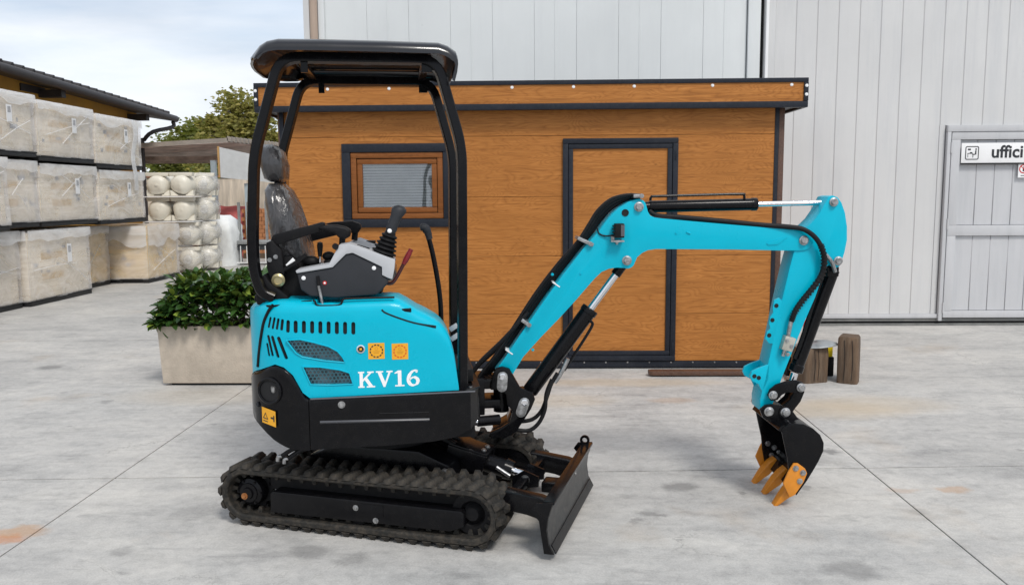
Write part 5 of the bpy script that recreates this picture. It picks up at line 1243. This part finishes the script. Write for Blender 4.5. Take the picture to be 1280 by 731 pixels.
for dx_, dz_ in ((-.012, .018), (.012, -.012), (-.006, -.052)): bolt(vv, p+V((dx_, -.022, dz_)), (0, -1, 0), .008, .008)
MB().cyl(p+V((-.012, 0, -.03)), p+V((-.022, 0, -.065)), .010, n=10).build('valve_stem', ZINC, vv)
MB().tube([B.p3(1032, 318, -.09), B.p3(1040, 328, -.085), B.p3(1044, 340, -.08)], .010, n=9, sub=3).build('cylinder_fitting', ZINC, arm)
# bucket cylinder behind the arm
kc = B.p3(1039, 341, 0); ke = B.p3(993, 466, 0); kd = (ke-kc).normalized()
kcy = MB().lathe(kc-kd*.02, kd, [(0, 0), (.038, .004), (.036, .02), (.034, (ke-kc).length-.03), (.038, (ke-kc).length-.025), (.038, (ke-kc).length+.01), (.022, (ke-kc).length+.015), (0, (ke-kc).length+.016)], 26).build('bucket_cylinder', BLACK, exc)
kp2 = B.p3(988, 482, 0)
MB().cyl(ke, ke+(kp2-ke)*.75, .020, n=18).build('rod', CHROME, kcy)
MB().tube([B.p3(1028, 345, -.05), B.p3(1016, 380, -.05), B.p3(1002, 425, -.05), B.p3(993, 448, -.05)], .011, n=8).build('steel_pipe', BLACK, kcy)
MB().box(-.03, .03, -.05, .02, -.025, .025, Matrix.Translation(kc+V((-.01, 0, .01)))).build('port_block', BLACK, kcy, bevel=.006)
MB().cyl(ke+(kp2-ke)*.6, kp2+kd*.02, .028, n=16).build('rod_end', BLACK, kcy)
# bucket linkage
def plate(name, pts, y0, y1, parent, mat=None, bev=.003): return MB().prism([B(px, py, y0) for px, py in pts], y0, y1).build(name, mat or BLACK, parent, bevel=bev)
lk1 = [(959.5, 494), (962, 487), (970, 480.5), (982, 476.5), (995, 475), (1003, 477.5), (1006, 484), (1003, 490.5), (995, 491.5), (984, 490), (977, 494), (972, 500), (964, 501)]
for y0 in (-.098, .086): lko = plate('link', lk1, y0, y0+.012, exc)
pin_at(exc, 966, 493.5, -.098, .018); pin_at(exc, 1001, 484, -.098, .018)
lk2 = [(994, 480), (1004, 479), (1006, 490), (1001, 502), (993, 512), (988, 522), (979, 523), (974, 515), (979, 508), (988, 500), (993, 490)]
MB().prism([B(px, py, -.05) for px, py in lk2], -.05, .05).build('link', BLACK, exc, bevel=.006)
for px, py in ((966, 493.5), (1001, 484)):
    q = B(px, py, -.098); MB().cyl((q[0], -.098, q[1]), (q[0], .098, q[1]), .017, n=16).build('link_pin', ZINC, exc)
# ------------------------------------------------ bucket
BN, BF = -.205, .205
outer_px = [(976.5, 536), (988, 528.5), (1004, 529.5), (1016, 535), (1025, 543), (1029.5, 553), (1029, 563), (1023, 576), (1016, 588), (1008, 601), (997, 616)]
front_px = [(989, 609), (986, 592), (984.5, 574), (981, 558), (978.5, 546)]
ou = [B(px, py, BN) for px, py in outer_px]; fr_ = [B(px, py, BN) for px, py in front_px]
n_ = len(ou); inn = []
for i in range(n_):
    a = V(ou[max(i-1, 0)]); b = V(ou[min(i+1, n_-1)]); t = (b-a).normalized(); inn.append((ou[i][0]+t.y*.012*1, ou[i][1]-t.x*.012))
cx_ = sum(p[0] for p in ou)/n_; cz_ = sum(p[1] for p in ou)/n_
if (V(inn[5])-V((cx_, cz_))).length > (V(ou[5])-V((cx_, cz_))).length: inn = [(2*o[0]-i_[0], 2*o[1]-i_[1]) for o, i_ in zip(ou, inn)]
bucket = MB().prism(ou+inn[::-1], BN+.009, BF-.009).build('bucket', BLACK, exc, bevel=.002)
for y0 in (BN-.004, BF-.008): MB().prism(ou+fr_, y0, y0+.0125).build('side_plate', BLACK, bucket, bevel=.003)
t0, t1 = V(ou[0]), V(ou[1]); d_ = (t1-t0).normalized()
MB().tube([(t0.x, BN, t0.y), (t0.x, BF, t0.y)], 0, sub=1, flat=(.013, .010)).build('top_lip', BLACK, bucket)
lip = V(ou[-1]); lu = (V(ou[-2])-V(ou[-1])).normalized(); ln = V((lu.y, -lu.x)); ln = ln if ln.x < 0 else -ln
def lp3(u, v_, y): p = lip+lu*u+ln*v_; return V((p.x, y, p.y))
MB().ext([lp3(-.012, 0.0, BN-.006), lp3(-.004, .026, BN-.006), lp3(.11, .026, BN-.006), lp3(.11, .0125, BN-.006)], (0, BF-BN+.012, 0)).build('cutting_lip', BLACK, bucket, bevel=.002)
tq0, tq1 = V(B(996, 609, BN)), V(B(969, 633.5, BN)); tu = (tq0-tq1).normalized(); tn = V((tu.y, -tu.x)); tn = tn if tn.y > 0 else -tn
def tp3(u, v_, y): p = tq0+tu*u+tn*v_; return V((p.x, y, p.y))
for y in (-.165, 0.0, .165):
    th = MB(); w0, w1 = .032, .025
    def sec(u, hw_, lo, hi): return [tp3(u, lo, y-hw_), tp3(u, lo, y+hw_), tp3(u, hi, y+hw_), tp3(u, hi, y-hw_)]
    th.loft([sec(.035, w0, .010, .022), sec(-.005, w0, -.016, .026), sec(-.05, w0, -.020, .022), sec(-.09, w1+.002, -.016, .014), sec(-.150, w1-.003, -.012, -.002)])
    to_ = th.build('tooth', ORANGE, bucket, bevel=.003)
    for u in (.045, .095): bolt(to_, lp3(u, .027, y), (ln.x, 0, ln.y), .010, .010)
cut_px = [(990.5, 577.5), (996, 577.5), (1005, 584), (1007.5, 590), (1003, 601), (992, 617), (985.5, 620), (977.5, 602.5), (984, 588)]
for y0, sgn in ((BN-.018, -1), (BF+.005, 1)):
    sc_ = MB().prism([B(px, py, BN) for px, py in cut_px], y0, y0+.013).build('side_cutter', ORANGE, bucket, bevel=.004)
    for px, py in ((993, 583.5), (1002, 589), (998, 599.5)):
        q = B(px, py, BN); bolt(sc_, (q[0], y0 if sgn < 0 else BF-.0085, q[1]), (0, -1, 0), .012, .009)
ear = [(950, 512), (957, 506), (966, 505), (985, 509), (992, 515), (1000, 526), (1010, 533), (986, 533), (968, 531), (954, 522)]
for y0 in (-.112, .096): plate('bucket_ear', ear, y0, y0+.016, bucket)
for px, py in ((961, 514), (981.5, 515)):
    pin_at(bucket, px, py, -.112, .020); q = B(px, py, -.112); MB().cyl((q[0], -.112, q[1]), (q[0], .112, q[1]), .020, n=16).build('pivot_pin', ZINC, bucket)
for px, py in ((961, 514), (981.5, 515)):
    q = B(px, py, -.112); MB().lathe((q[0], -.1125, q[1]), (0, -1, 0), [(.034, 0), (.034, .006), (.026, .006), (.0255, 0), (0, 0)], 24).build('boss', BLACK, bucket)

for o in set(exc.children)-before:
    o.location = (kp.x, 0, 0); o.rotation_euler = (0, 0, R(SWING))

# ================================================================== wrapped crates stacked along the left
def bumpy_box(hx, hy, z0, z1, nx, ny, nz, amp, seed, skip_bottom=True, r_=0.03):
    mb = MB()
    def disp(p, n):
        k = amp*(noise.noise(V((p.x*2.1+seed, p.y*2.1, p.z*2.6)))+.5*noise.noise(V((p.x*6+seed, p.y*6, p.z*5))))
        sg = 0.0
        return p+n*(k+sg)
    def grid(o, u, v_, nu, nv, n):
        b = len(mb.v)
        for j in range(nv+1):
            for i in range(nu+1):
                p = o+u*(i/nu)+v_*(j/nv); mb.v.append(disp(p, n))
        for j in range(nv):
            for i in range(nu): q = b+j*(nu+1)+i; mb.f.append((q, q+1, q+nu+2, q+nu+1))
    X_, Y_, Z_ = V((2*hx, 0, 0)), V((0, 2*hy, 0)), V((0, 0, z1-z0))
    grid(V((-hx, -hy, z0)), X_, Z_, nx, nz, V((0, -1, 0))); grid(V((hx, -hy, z0)), Y_, Z_, ny, nz, V((1, 0, 0)))
    grid(V((hx, hy, z0)), -X_, Z_, nx, nz, V((0, 1, 0))); grid(V((-hx, hy, z0)), -Y_, Z_, ny, nz, V((-1, 0, 0)))
    return mb
PALB = pm('black_pallet_plastic', (0.014, 0.014, 0.015), 0.6, var=0.3)
LBLG = pm('printed_grey', (0.42, 0.42, 0.43), 0.5, var=0.4, scale=14)
VENT = pm('cream_louvre', (0.70, 0.54, 0.34), 0.6, var=0.1)
CR = 0
def crate(x0, x1, y0, y1, z0, z1, label, seed, mat=None, topz=0.22, tag_on=True):
    t = thing('wrapped_crate', label, 'crate', ((x0+x1)/2, (y0+y1)/2, z0), 0, 'film-wrapped crates stacked on the left')
    hx, hy, h = (x1-x0)/2, (y1-y0)/2, z1-z0; rng = random.Random(seed)
    pl = MB().box(-hx, hx, -hy, hy, 0.055, 0.078).build('pallet', PALB, t, bevel=.006)
    for sx in (-1, 0, 1):
        cx_ = sx*(hx-.06); MB().box(cx_-.055, cx_+.055, -hy+.01, hy-.01, 0.0, .054).build('pallet_runner', PALB, pl, bevel=.008)
    for sy in (-1, 1): MB().box(-hx+.12, -.06, sy*(hy-.07)-.04, sy*(hy-.07)+.04, 0.004, .054).box(.06, hx-.12, sy*(hy-.07)-.04, sy*(hy-.07)+.04, 0.004, .054).build('pallet_runner', PALB, pl)
    MB().box(-hx+.035, hx-.035, -hy+.035, hy-.035, .079, h-.035).build('box', mat or CREAM2, t, bevel=.012)
    # louvred panels and printed marks on the two visible faces
    for k in range(2):
        z_ = .116+(h-.15)*(.30+.32*k)
        MB().box(hx-.0355, hx-.0325, -hy*.55, hy*.12, z_-.05, z_+.05).build('louvre', VENT, t)
        MB().box(-hx*.6, hx*.55, -hy+.0325, -hy+.0355, z_-.06, z_+.06).build('louvre', VENT, t)
    for k in range(7):
        u, w_, s_ = rng.uniform(-.85, .8)*hy, rng.uniform(.3, .85)*h, rng.uniform(.02, .07)
        MB().box(hx-.0354, hx-.0322, u, u+s_*rng.uniform(.6, 2.8), w_, w_+s_).build('printed_mark', LBLG, t)
        u = rng.uniform(-.8, .7)*hx
        MB().box(u, u+s_*1.4, -hy+.0322, -hy+.0354, w_*.9, w_*.9+s_*.8).build('printed_mark', LBLG, t)
    wr = bumpy_box(hx-.004, hy-.004, .066, h-.01, 10, 14, 9, .020, seed*3.7).build('stretch_wrap', WRAP, t, smooth=80)
    # white cover sheet: top plus ragged skirt
    tp_ = MB(); nx, ny = 10, 14
    for j in range(ny+1):
        for i in range(nx+1):
            x, y = -hx+2*hx*i/nx, -hy+2*hy*j/ny
            tp_.v.append(V((x, y, h+.012*noise.noise(V((x*3+seed, y*3, 0)))+.012*noise.noise(V((x*9+seed, y*9, 2))))))
    for j in range(ny):
        for i in range(nx): q = j*(nx+1)+i; tp_.f.append((q, q+1, q+nx+2, q+nx+1))
    def skirt_(p0, p1, n, out):
        b = len(tp_.v); m = 18; rows_ = 4
        for i in range(m+1):
            f_ = i/m; p = V(p0)*(1-f_)+V(p1)*f_
            dp = topz*(0.55+.75*abs(noise.noise(V((p.x*1.3+seed*2, p.y*1.3, 4)))))+.03*noise.noise(V((p.x*7+seed, p.y*7, 4)))
            for k in range(rows_+1):
                zz = h-.002-dp*k/rows_; o_ = .010+.022*noise.noise(V((p.x*4+seed, p.y*4, zz*3)))*k/rows_+.006*(k > 0)
                tp_.v.append(V((p.x, p.y, zz))+V(out)*max(.012, o_+.012))
        for i in range(m):
            for k in range(rows_): q = b+i*(rows_+1)+k; tp_.f.append((q, q+1, q+rows_+2, q+rows_+1))
    skirt_((hx, -hy, 0), (hx, hy, 0), 0, (1, 0, 0)); skirt_((-hx, -hy, 0), (hx, -hy, 0), 0, (0, -1, 0))
    tp_.build('cover_sheet', WRAPT, t, smooth=80)
    # folds of film: thin twisted ropes
    rp_ = MB()
    for k in range(2):
        a_, b2 = rng.uniform(-.9, 0)*hy, rng.uniform(.1, .95)*hy; z_a, z_b = rng.uniform(.2, .5)*h, rng.uniform(.45, .85)*h
        if rng.random() < .5: z_a, z_b = z_b, z_a
        rp_.tube([(hx+.014, a_, z_a), (hx+.022, (a_+b2)/2, (z_a+z_b)/2+.02), (hx+.014, b2, z_b)], .006, n=5, sub=4)
    rp_.build('film_fold', WRAPT, t)
    if tag_on:
        u = hy*.22; tg = MB().box(hx+.020, hx+.024, u-.045, u+.075, h*.52, h*.78).build('shipping_tag', WHITEP, t)
        MB().box(hx+.0241, hx+.026, u-.02, u+.05, h*.66, h*.75).build('tag_print', LBLG, tg)
    return t
XF = -7.2
crate(-8.5, XF, 10.55, 12.22, 2.14, 3.03, 'top-row wrapped crate cut by the left edge of the photo', 1)
crate(-8.5, XF, 12.26, 13.83, 2.10, 2.98, 'middle one of three wrapped crates in the top row', 2)
crate(-8.5, XF+.02, 13.87, 15.50, 2.04, 2.93, 'top-row wrapped crate with hanging film strip beside the dark downpipe', 3)
crate(-8.3, -6.98, 9.65, 11.12, 1.13, 2.10, 'wrapped crate jutting forward in the middle row at the left edge', 4)
crate(-8.5, XF, 11.17, 12.17, 1.14, 2.09, 'narrow-looking wrapped crate in the middle row, just behind the jutting one', 5, tag_on=False)
crate(-8.5, XF, 12.21, 13.83, 1.13, 2.06, 'wrapped crate at the centre of the middle row', 6)
crate(-8.5, XF+.02, 13.87, 15.52, 1.10, 2.01, 'middle-row wrapped crate next to the white tanks', 7)
crate(-8.6, -7.28, 10.2, 11.75, 0.0, 1.10, 'ground-level wrapped crate cut by the left edge of the photo', 8)
crate(-8.5, -7.20, 11.80, 13.50, 0.0, 1.09, 'large ground-level wrapped crate with diagonal film folds', 9)
crate(-8.72, -7.60, 13.62, 14.9, 0.0, 1.06, 'ground-level crate mostly hidden behind the large front one', 10, CREAM, tag_on=False)
crate(-8.05, -6.95, 15.0, 16.35, 0.0, 1.04, 'yellow-fronted ground-level crate near the planter with bare lower panels', 12, CREAM, .42, tag_on=False)
crate(-8.5, -7.3, 16.4, 17.6, 0.0, 1.02, 'ground-level crate under the rear of the stack, almost hidden', 13, CREAM, tag_on=False) if False else None
crate(-8.5, -7.42, 15.56, 16.75, 1.06, 1.99, 'rear middle-row crate hidden behind its neighbour', 14, CREAM, tag_on=False) if False else None
# hanging film strip on the last top crate
fs = thing('film_strip', 'loose white strip of film hanging from the top row of crates', 'plastic film', (XF+.06, 15.1, 1.72))
MB().loft([[(0.012+.02*sin(k), -.07+.05*sin(k*.7), 1.2-1.25*k/10+0.0), (.012+.02*sin(k), .07+.05*sin(k*.7), 1.2-1.25*k/10), (.006+.02*sin(k), .07+.05*sin(k*.7), 1.2-1.25*k/10), (.006+.02*sin(k), -.07+.05*sin(k*.7), 1.2-1.25*k/10)] for k in range(11)]).build('strip', WRAPT, fs, smooth=60)

# ================================================================== white tanks in film
def tank(x, y, z, label, wrapped, rz=0.0):
    t = thing('white_tank', label, 'tank', (x, y, z), rz, 'ivory tanks stacked beside the crates')
    r_ = .225
    prof = [(0, -.02), (.07, -.015), (.14, .01), (.19, .05), (.215, .10), (r_, .17), (r_, .62), (.19, .72), (0, .78)]
    tbm = MB(); tbm.lathe((0, 0, .225), (0, 1, 0), prof, 26); tbm.v = [p*1.0+V((.03, .02, .03))*noise.noise(p*5+V((x, y, z*3))) for p in tbm.v]; tbm.build('tank_body', TANKW, t, smooth=60)
    MB().lathe((0, -.012, .225), (0, -1, 0), [(.03, 0), (.03, .008), (.018, .012), (0, .012)], 14).build('end_cap', TANKW, t)
    for yy in (.14, .55):
        s_ = MB().prism([(-.23, .005), (.23, .005), (.23, .12), (.18, .10), (.10, .035), (-.10, .035), (-.18, .10), (-.23, .12)], yy-.06, yy+.06).build('saddle', TANKW, t, bevel=.006)
        MB().prism(capsule((0, .020), (1, 0), .16, .008), yy-.0615, yy-.0585).build('slot', DARK, s_)
    MB().prism([(-.225, .40), (.225, .40), (.235, .475), (-.235, .475)], .06, .20).build('top_pad', TANKW, t, bevel=.008)
    if wrapped:
        mb = MB(); rows_ = []
        for k in range(14):
            y_ = -.06+.86*k/13; rr = .25 if 0 < k < 13 else .16
            rows_.append([(rr*cos(a)*(1+.09*noise.noise(V((cos(a)*2+x*3, sin(a)*2+z*3, k*.7)))), y_, .235+rr*.98*sin(a)*(1+.09*noise.noise(V((cos(a)*2, sin(a)*2+z*3, k*.7+5))))) for a in [2*pi*i/18 for i in range(18)]])
        mb.loft(rows_).build('clear_bag', WRAPC, t, smooth=80)
        kn_ = MB().ell((.02, -.08, .235), .10, .05, .09, 12, 7); kn_.build('bag_knot', WRAPC, t, smooth=80)
    return t
names = {3: 'top row', 2: 'second row from the top', 1: 'third row from the top', 0: 'bottom row'}
cols = [(-7.62, 'left column'), (-7.13, 'middle column'), (-6.84, 'right column')]
for rI in (3, 2, 1, 0):
    for cI, (x, cn) in enumerate(cols):
        if rI < 2 and cI == 0: continue
        if rI < 2 and cI == 1: x = -7.05
        tank(x, 17.0+(.42 if cI == 2 else 0), .05+.505*rI, ('ivory tank in clear film, %s, %s of the tank stack' if cI == 2 or rI < 2 else 'bare ivory tank, %s, %s of the tank stack') % (names[rI], cn), cI == 2 or rI < 2, R(12) if cI == 2 else R(4))
for rI in range(2, 4):
    bd = thing('packing_board', 'thin white board under the %s of tanks' % ('second row from the top' if rI == 2 else 'top row'), 'board', (-7.35, 17.4, .05+.505*rI-.022))
    MB().box(-.52, .48, -.46, .4, 0, .018).build('board', WHITEP, bd)

# ================================================================== ochre building with dark eaves, left
ob = thing('ochre_building', 'ochre building with a dark projecting roof behind the crates', 'building', (-9.3, 15, 0))
e0, e1 = xpl(0, 82, -9.3), xpl(217, 147, -9.3)
slope = (e1.z-e0.z)/(e1.y-e0.y); ye1 = e1.y-15; ye0 = -8.0
ez = lambda y: e0.z+(y+15-e0.y)*slope
wc = xpl(172, 165, -9.85); wy = wc.y-15
MB().loft([[(-12, y, 0), (-.55, y, 0), (-.55, y, ez(y)+.0), (-12, y, ez(y)+.9)] for y in (ye0, wy)]).build('wall', OCHRE, ob)
def eave_ring(y): z = ez(y); return [(0, y, z-.10), (0, y, z+.04), (-.75, y, z+.20), (-12.5, y, z+1.2), (-12.5, y, z+.95), (-.6, y, z-.005)]
rf_ = MB().loft([eave_ring(ye0), eave_ring(ye1)]).build('roof', ROOFD, ob)
MB().tube([(.05, ye0, ez(ye0)-.04), (.05, ye1+.02, ez(ye1)-.04)], .085, n=12, sub=1).build('gutter', ROOFD, rf_)
n_t = 46
for k in range(n_t):
    y = ye0+(ye1-ye0)*k/n_t; MB().tube([(-.02, y+.1, ez(y)+.075), (-1.0, y+.1, ez(y)+.285)], .055, n=6, sub=1).build('roof_tile', ROOFD, rf_)
for y in (wy-.5, wy-4.2, wy-7.9): MB().box(-.55, -.08, y, y+.16, ez(y)-.24, ez(y)-.09).build('rafter', ROOFD, rf_)
MB().tube([(.04, ye1-.15, ez(ye1)-.12), (.02, ye1-.15, ez(ye1)-.26), (-.2, ye1-.8, ez(ye1)-.42), (-.42, wy+.06, ez(ye1)-.62), (-.47, wy+.05, ez(ye1)-.85), (-.47, wy+.05, 0.0)], .05, n=12, sub=3).build('downpipe', ROOFD, ob)
g0_, g1_ = xpl(24, 104, -9.85), xpl(55, 113, -9.85)
MB().box(-.56, -.52, g0_.y-15, g1_.y-15, g1_.z-.10, g0_.z+.0).build('vent_grille', ROOFD, ob)

# ================================================================== open shelter, yard wall, clutter behind the tanks
sh_ = thing('open_shelter', 'open shelter with low sloping roof behind the stacked tanks', 'shelter', (-9, 22, 0))
r0, r1, r2 = ypl(178, 186, 21), ypl(285, 177.5, 21), ypl(346, 197, 25)
P = [V((-13.0, 21, r0.z-.12)), V((r1.x, 21, r1.z)), V((r1.x+.75, 25.4, r1.z+.02)), V((-13.0, 25.4, r0.z-.3))]
o_ = V((-9, 22, 0))
ro_ = MB().ext([p-o_ for p in P], (0, 0, .10)).build('roof', SHEDROOF, sh_)
MB().ext([p-o_-V((0, 0, .012)) for p in P], (0, 0, .010)).build('roof_lining', UNDERR, sh_)
for k in range(22):
    f_ = k/21; a = P[1]*(1-f_)+P[2]*f_-o_; MB().ext([a+V((-.02, 0, .03)), a+V((.07, 0, .0)), a+V((.07, .13, .0)), a+V((-.02, .13, .03))], (0, 0, .11)).build('roof_edge_tile', SHEDROOF, ro_)
for k in range(2):
    y = 22.5+2.0*k; MB().box(-3.9, P[1].x+9-.05+(y-21)*.15, y-22-.05, y-22+.05, r0.z-.24, r0.z-.13).build('beam', UNDERR, sh_)
for x_, y_ in ((-8.05, 21.3), (-12.4, 21.4)): MB().box(x_+9-.06, x_+9+.06, y_-22-.06, y_-22+.06, 0, 2.45).build('post', pm('blue_grey_post%d' % int(-x_), (.35, .42, .46), .5), sh_)
bp0, bp1 = ypl(274, 184, 20.2), ypl(321, 228, 20.2)
board = thing('white_board', 'large blank pale board hung under the shelter roof', 'board', (bp0.x, 20.2, bp1.z+.12))
bw, bh = bp1.x-bp0.x+.55, bp0.z-bp1.z-.12
MB().ext([(0, 0, 0), (bw, .9, -.16), (bw, .9, bh-.35), (0, 0, bh)], (0, .03, 0)).build('panel', pm('pale_board', (.56, .57, .57), .6, var=.08), board)
MB().box(-.05, -.004, -.01, .03, 0, bh+.02).build('edge', pm('orange_edge', (.5, .3, .12), .6), board)
MB().box(.42, .54, .42, .54, -bp1.z-.12, -.14).build('leg', pm('blue_grey_leg', (.42, .50, .54), .5), board)
wl_ = thing('yard_wall', 'stained old concrete wall at the back of the yard', 'wall', (-9, 27, 0))
for k in range(9): MB().box(-6+1.5*k+.01, -6+1.5*k+1.49, 0, .2, 0, 2.1+.02*(k % 3)).build('wall_panel', OLDWALL, wl_, bevel=.01)
MB().box(-6.05, 7.55, -.04, .24, 2.142, 2.20).build('coping', pm('red_brown_coping', (.28, .13, .09), .8), wl_)
def lumpy(name, label, cat, c, rx_, ry_, h, mat, seed, part):
    t = thing(name, label, cat, (c[0], c[1], 0)); rows_ = []
    for k in range(10):
        z = h*k/9; f_ = 1.0 if k < 8 else (.85 if k == 8 else .5)
        ring = []
        for i in range(28):
            a = 2*pi*i/28; ca, sa = cos(a), sin(a); e_ = .5
            px, py = rx_*f_*abs(ca)**e_*(1 if ca > 0 else -1), ry_*f_*abs(sa)**e_*(1 if sa > 0 else -1)
            j = 1+.13*noise.noise(V((ca*2.2+seed, sa*2.2, z*2.2)))+.07*noise.noise(V((ca*6+seed, sa*6, z*6)))
            ring.append((px*j, py*j, z+(.07*noise.noise(V((ca*2, sa*2, seed))) if k > 6 else 0)))
        rows_.append(ring)
    MB().loft(rows_).build(part, mat, t, smooth=60); return t
lumpy('red_tarp_pile', 'pile under a faded red tarpaulin by the yard wall', 'tarp', (-7.75, 21.6), 1.0, .7, 1.28, REDTARP, 2, 'tarpaulin')
lumpy('white_bulk_bag', 'white cloth bag standing beside the stacked tanks', 'bag', (-7.05, 18.9), .40, .40, 1.12, WHITETARP, 5, 'bag_cloth')
bk_ = thing('brick_pallet', 'pallet of orange bricks seen between canopy post and seat', 'bricks', (-6.72, 21.2, 0)); 
MB().box(-.5, .5, -.4, .4, 0.002, .13).build('pallet', TIMBER, bk_)
for r_ in range(11):
    for c_ in range(4):
        MB().box(-.5+.25*c_+.004+(.06 if r_ % 2 else 0), -.5+.25*c_+.244+(.06 if r_ % 2 else 0)-.004, -.4, .4, .131+.1*r_, .131+.1*r_+.094).build('brick', BRICKM, bk_)
rk = thing('steel_rack', 'grey steel post rack in front of the red tarpaulin', 'rack', (-6.5, 18.9, 0))
GALV = pm('galvanised_steel', (.36, .37, .37), .45, .6, var=.2)
for x_, y_ in ((-.12, 0), (.50, 0), (-.12, .6), (.50, .6)): MB().box(x_-.025, x_+.025, y_-.025, y_+.025, 0, 1.42+.05*x_).build('post', GALV, rk)
MB().box(-.45, .6, -.10, .62, .34, .46).build('shelf', pm('dark_machine', (.05, .055, .06), .5), rk, bevel=.02); MB().box(-.25, .62, -.16, .3, .47, .56).build('bracket', GALV, rk, bevel=.02)
for k in range(6): MB().box(-.2+.14*k-.008, -.2+.14*k+.008, -.17, -.155, .06, .44).build('bar', WHITEP, rk)
MB().box(-.75, .62, -.175, -.150, .05, .075).build('rail', WHITEP, rk)

# ================================================================== trees beyond the yard
def tree(x, y, h, blobs, mat, label, seed, nleaf, ls):
    t = thing('tree', label, 'tree', (x, y, 0), 0, 'trees beyond the yard'); rng = random.Random(seed)
    tk = MB(); tk.tube([(0, 0, 0), (.1, 0, h*.3), (-.05, .1, h*.6), (.05, 0, h*.9)], [.22, .2, .17, .13, .09, .05], n=9)
    for bx, by, bz, br in blobs:
        tk.tube([(0, 0, h*.3), (bx*.4, by*.4, (h*.3+bz)/2), (bx, by, bz)], [.10, .08, .06, .04, .025], n=6, sub=4)
        for q in range(5):
            d = V((rng.gauss(0, 1), rng.gauss(0, 1), rng.gauss(.3, .8))).normalized()*br*.9
            tk.tube([(bx, by, bz), (bx+d.x*.5, by+d.y*.5, bz+d.z*.6), (bx+d.x, by+d.y, bz+d.z)], .018, n=4, sub=2)
    tk.build('trunk', BARK, t)
    cr_ = MB(); tot = sum(b[3]**2 for b in blobs)
    for bx, by, bz, br in blobs:
        nc = max(6, int(nleaf*br*br/tot/14))
        for c_ in range(nc):
            d = V((rng.gauss(0, 1), rng.gauss(0, 1), rng.gauss(0, 1))).normalized()*br*rng.uniform(.25, 1.08)
            cc_ = V((bx, by, bz))+V((d.x, d.y, d.z*.85)); cs = br*rng.uniform(.10, .22)
            for l_ in range(14):
                p = cc_+V((rng.gauss(0, cs), rng.gauss(0, cs), rng.gauss(0, cs*.8)))
                q = V((rng.gauss(0, 1), rng.gauss(0, 1), rng.gauss(0, 1)+.4)).normalized().to_track_quat('Z', 'Y')
                s_ = ls*rng.uniform(.6, 1.3)
                cr_.add([p+q @ V(c)*s_ for c in ((-.5, 0, 0), (0, -.3, .05), (.5, 0, 0), (0, .3, .05))], [(0, 1, 2, 3)])
    o = cr_.build('crown', mat, t, smooth=0); return t
tree(-13.6, 34, 4.6, [(0, 0, 3.3, 1.3), (-1.0, .3, 2.9, 1.0), (.9, -.3, 2.9, 1.1), (1.7, .2, 2.6, .8), (.2, .3, 3.9, .8)], TREEG, 'rounded olive green tree behind the open shelter roof', 4, 13000, .21)
tree(-11.2, 31, 5.4, [(0, 0, 3.5, 1.0), (.9, 0, 3.9, 1.0), (-.7, .2, 2.8, .8), (.4, 0, 4.7, .75), (1.6, .2, 3.0, 1.0), (-.5, 0, 4.2, .5), (1.2, 0, 4.6, .6)], TREEY, 'airy yellowing tree rising beside the cabin roof corner', 9, 9000, .18)
tree(-15.4, 30, 3.0, [(0, 0, 2.2, .6), (4.2, -1, 2.3, .55), (4.9, -1, 2.2, .5)], TREEG, 'low green bush glimpsed under the shelter roof', 13, 900, .16)
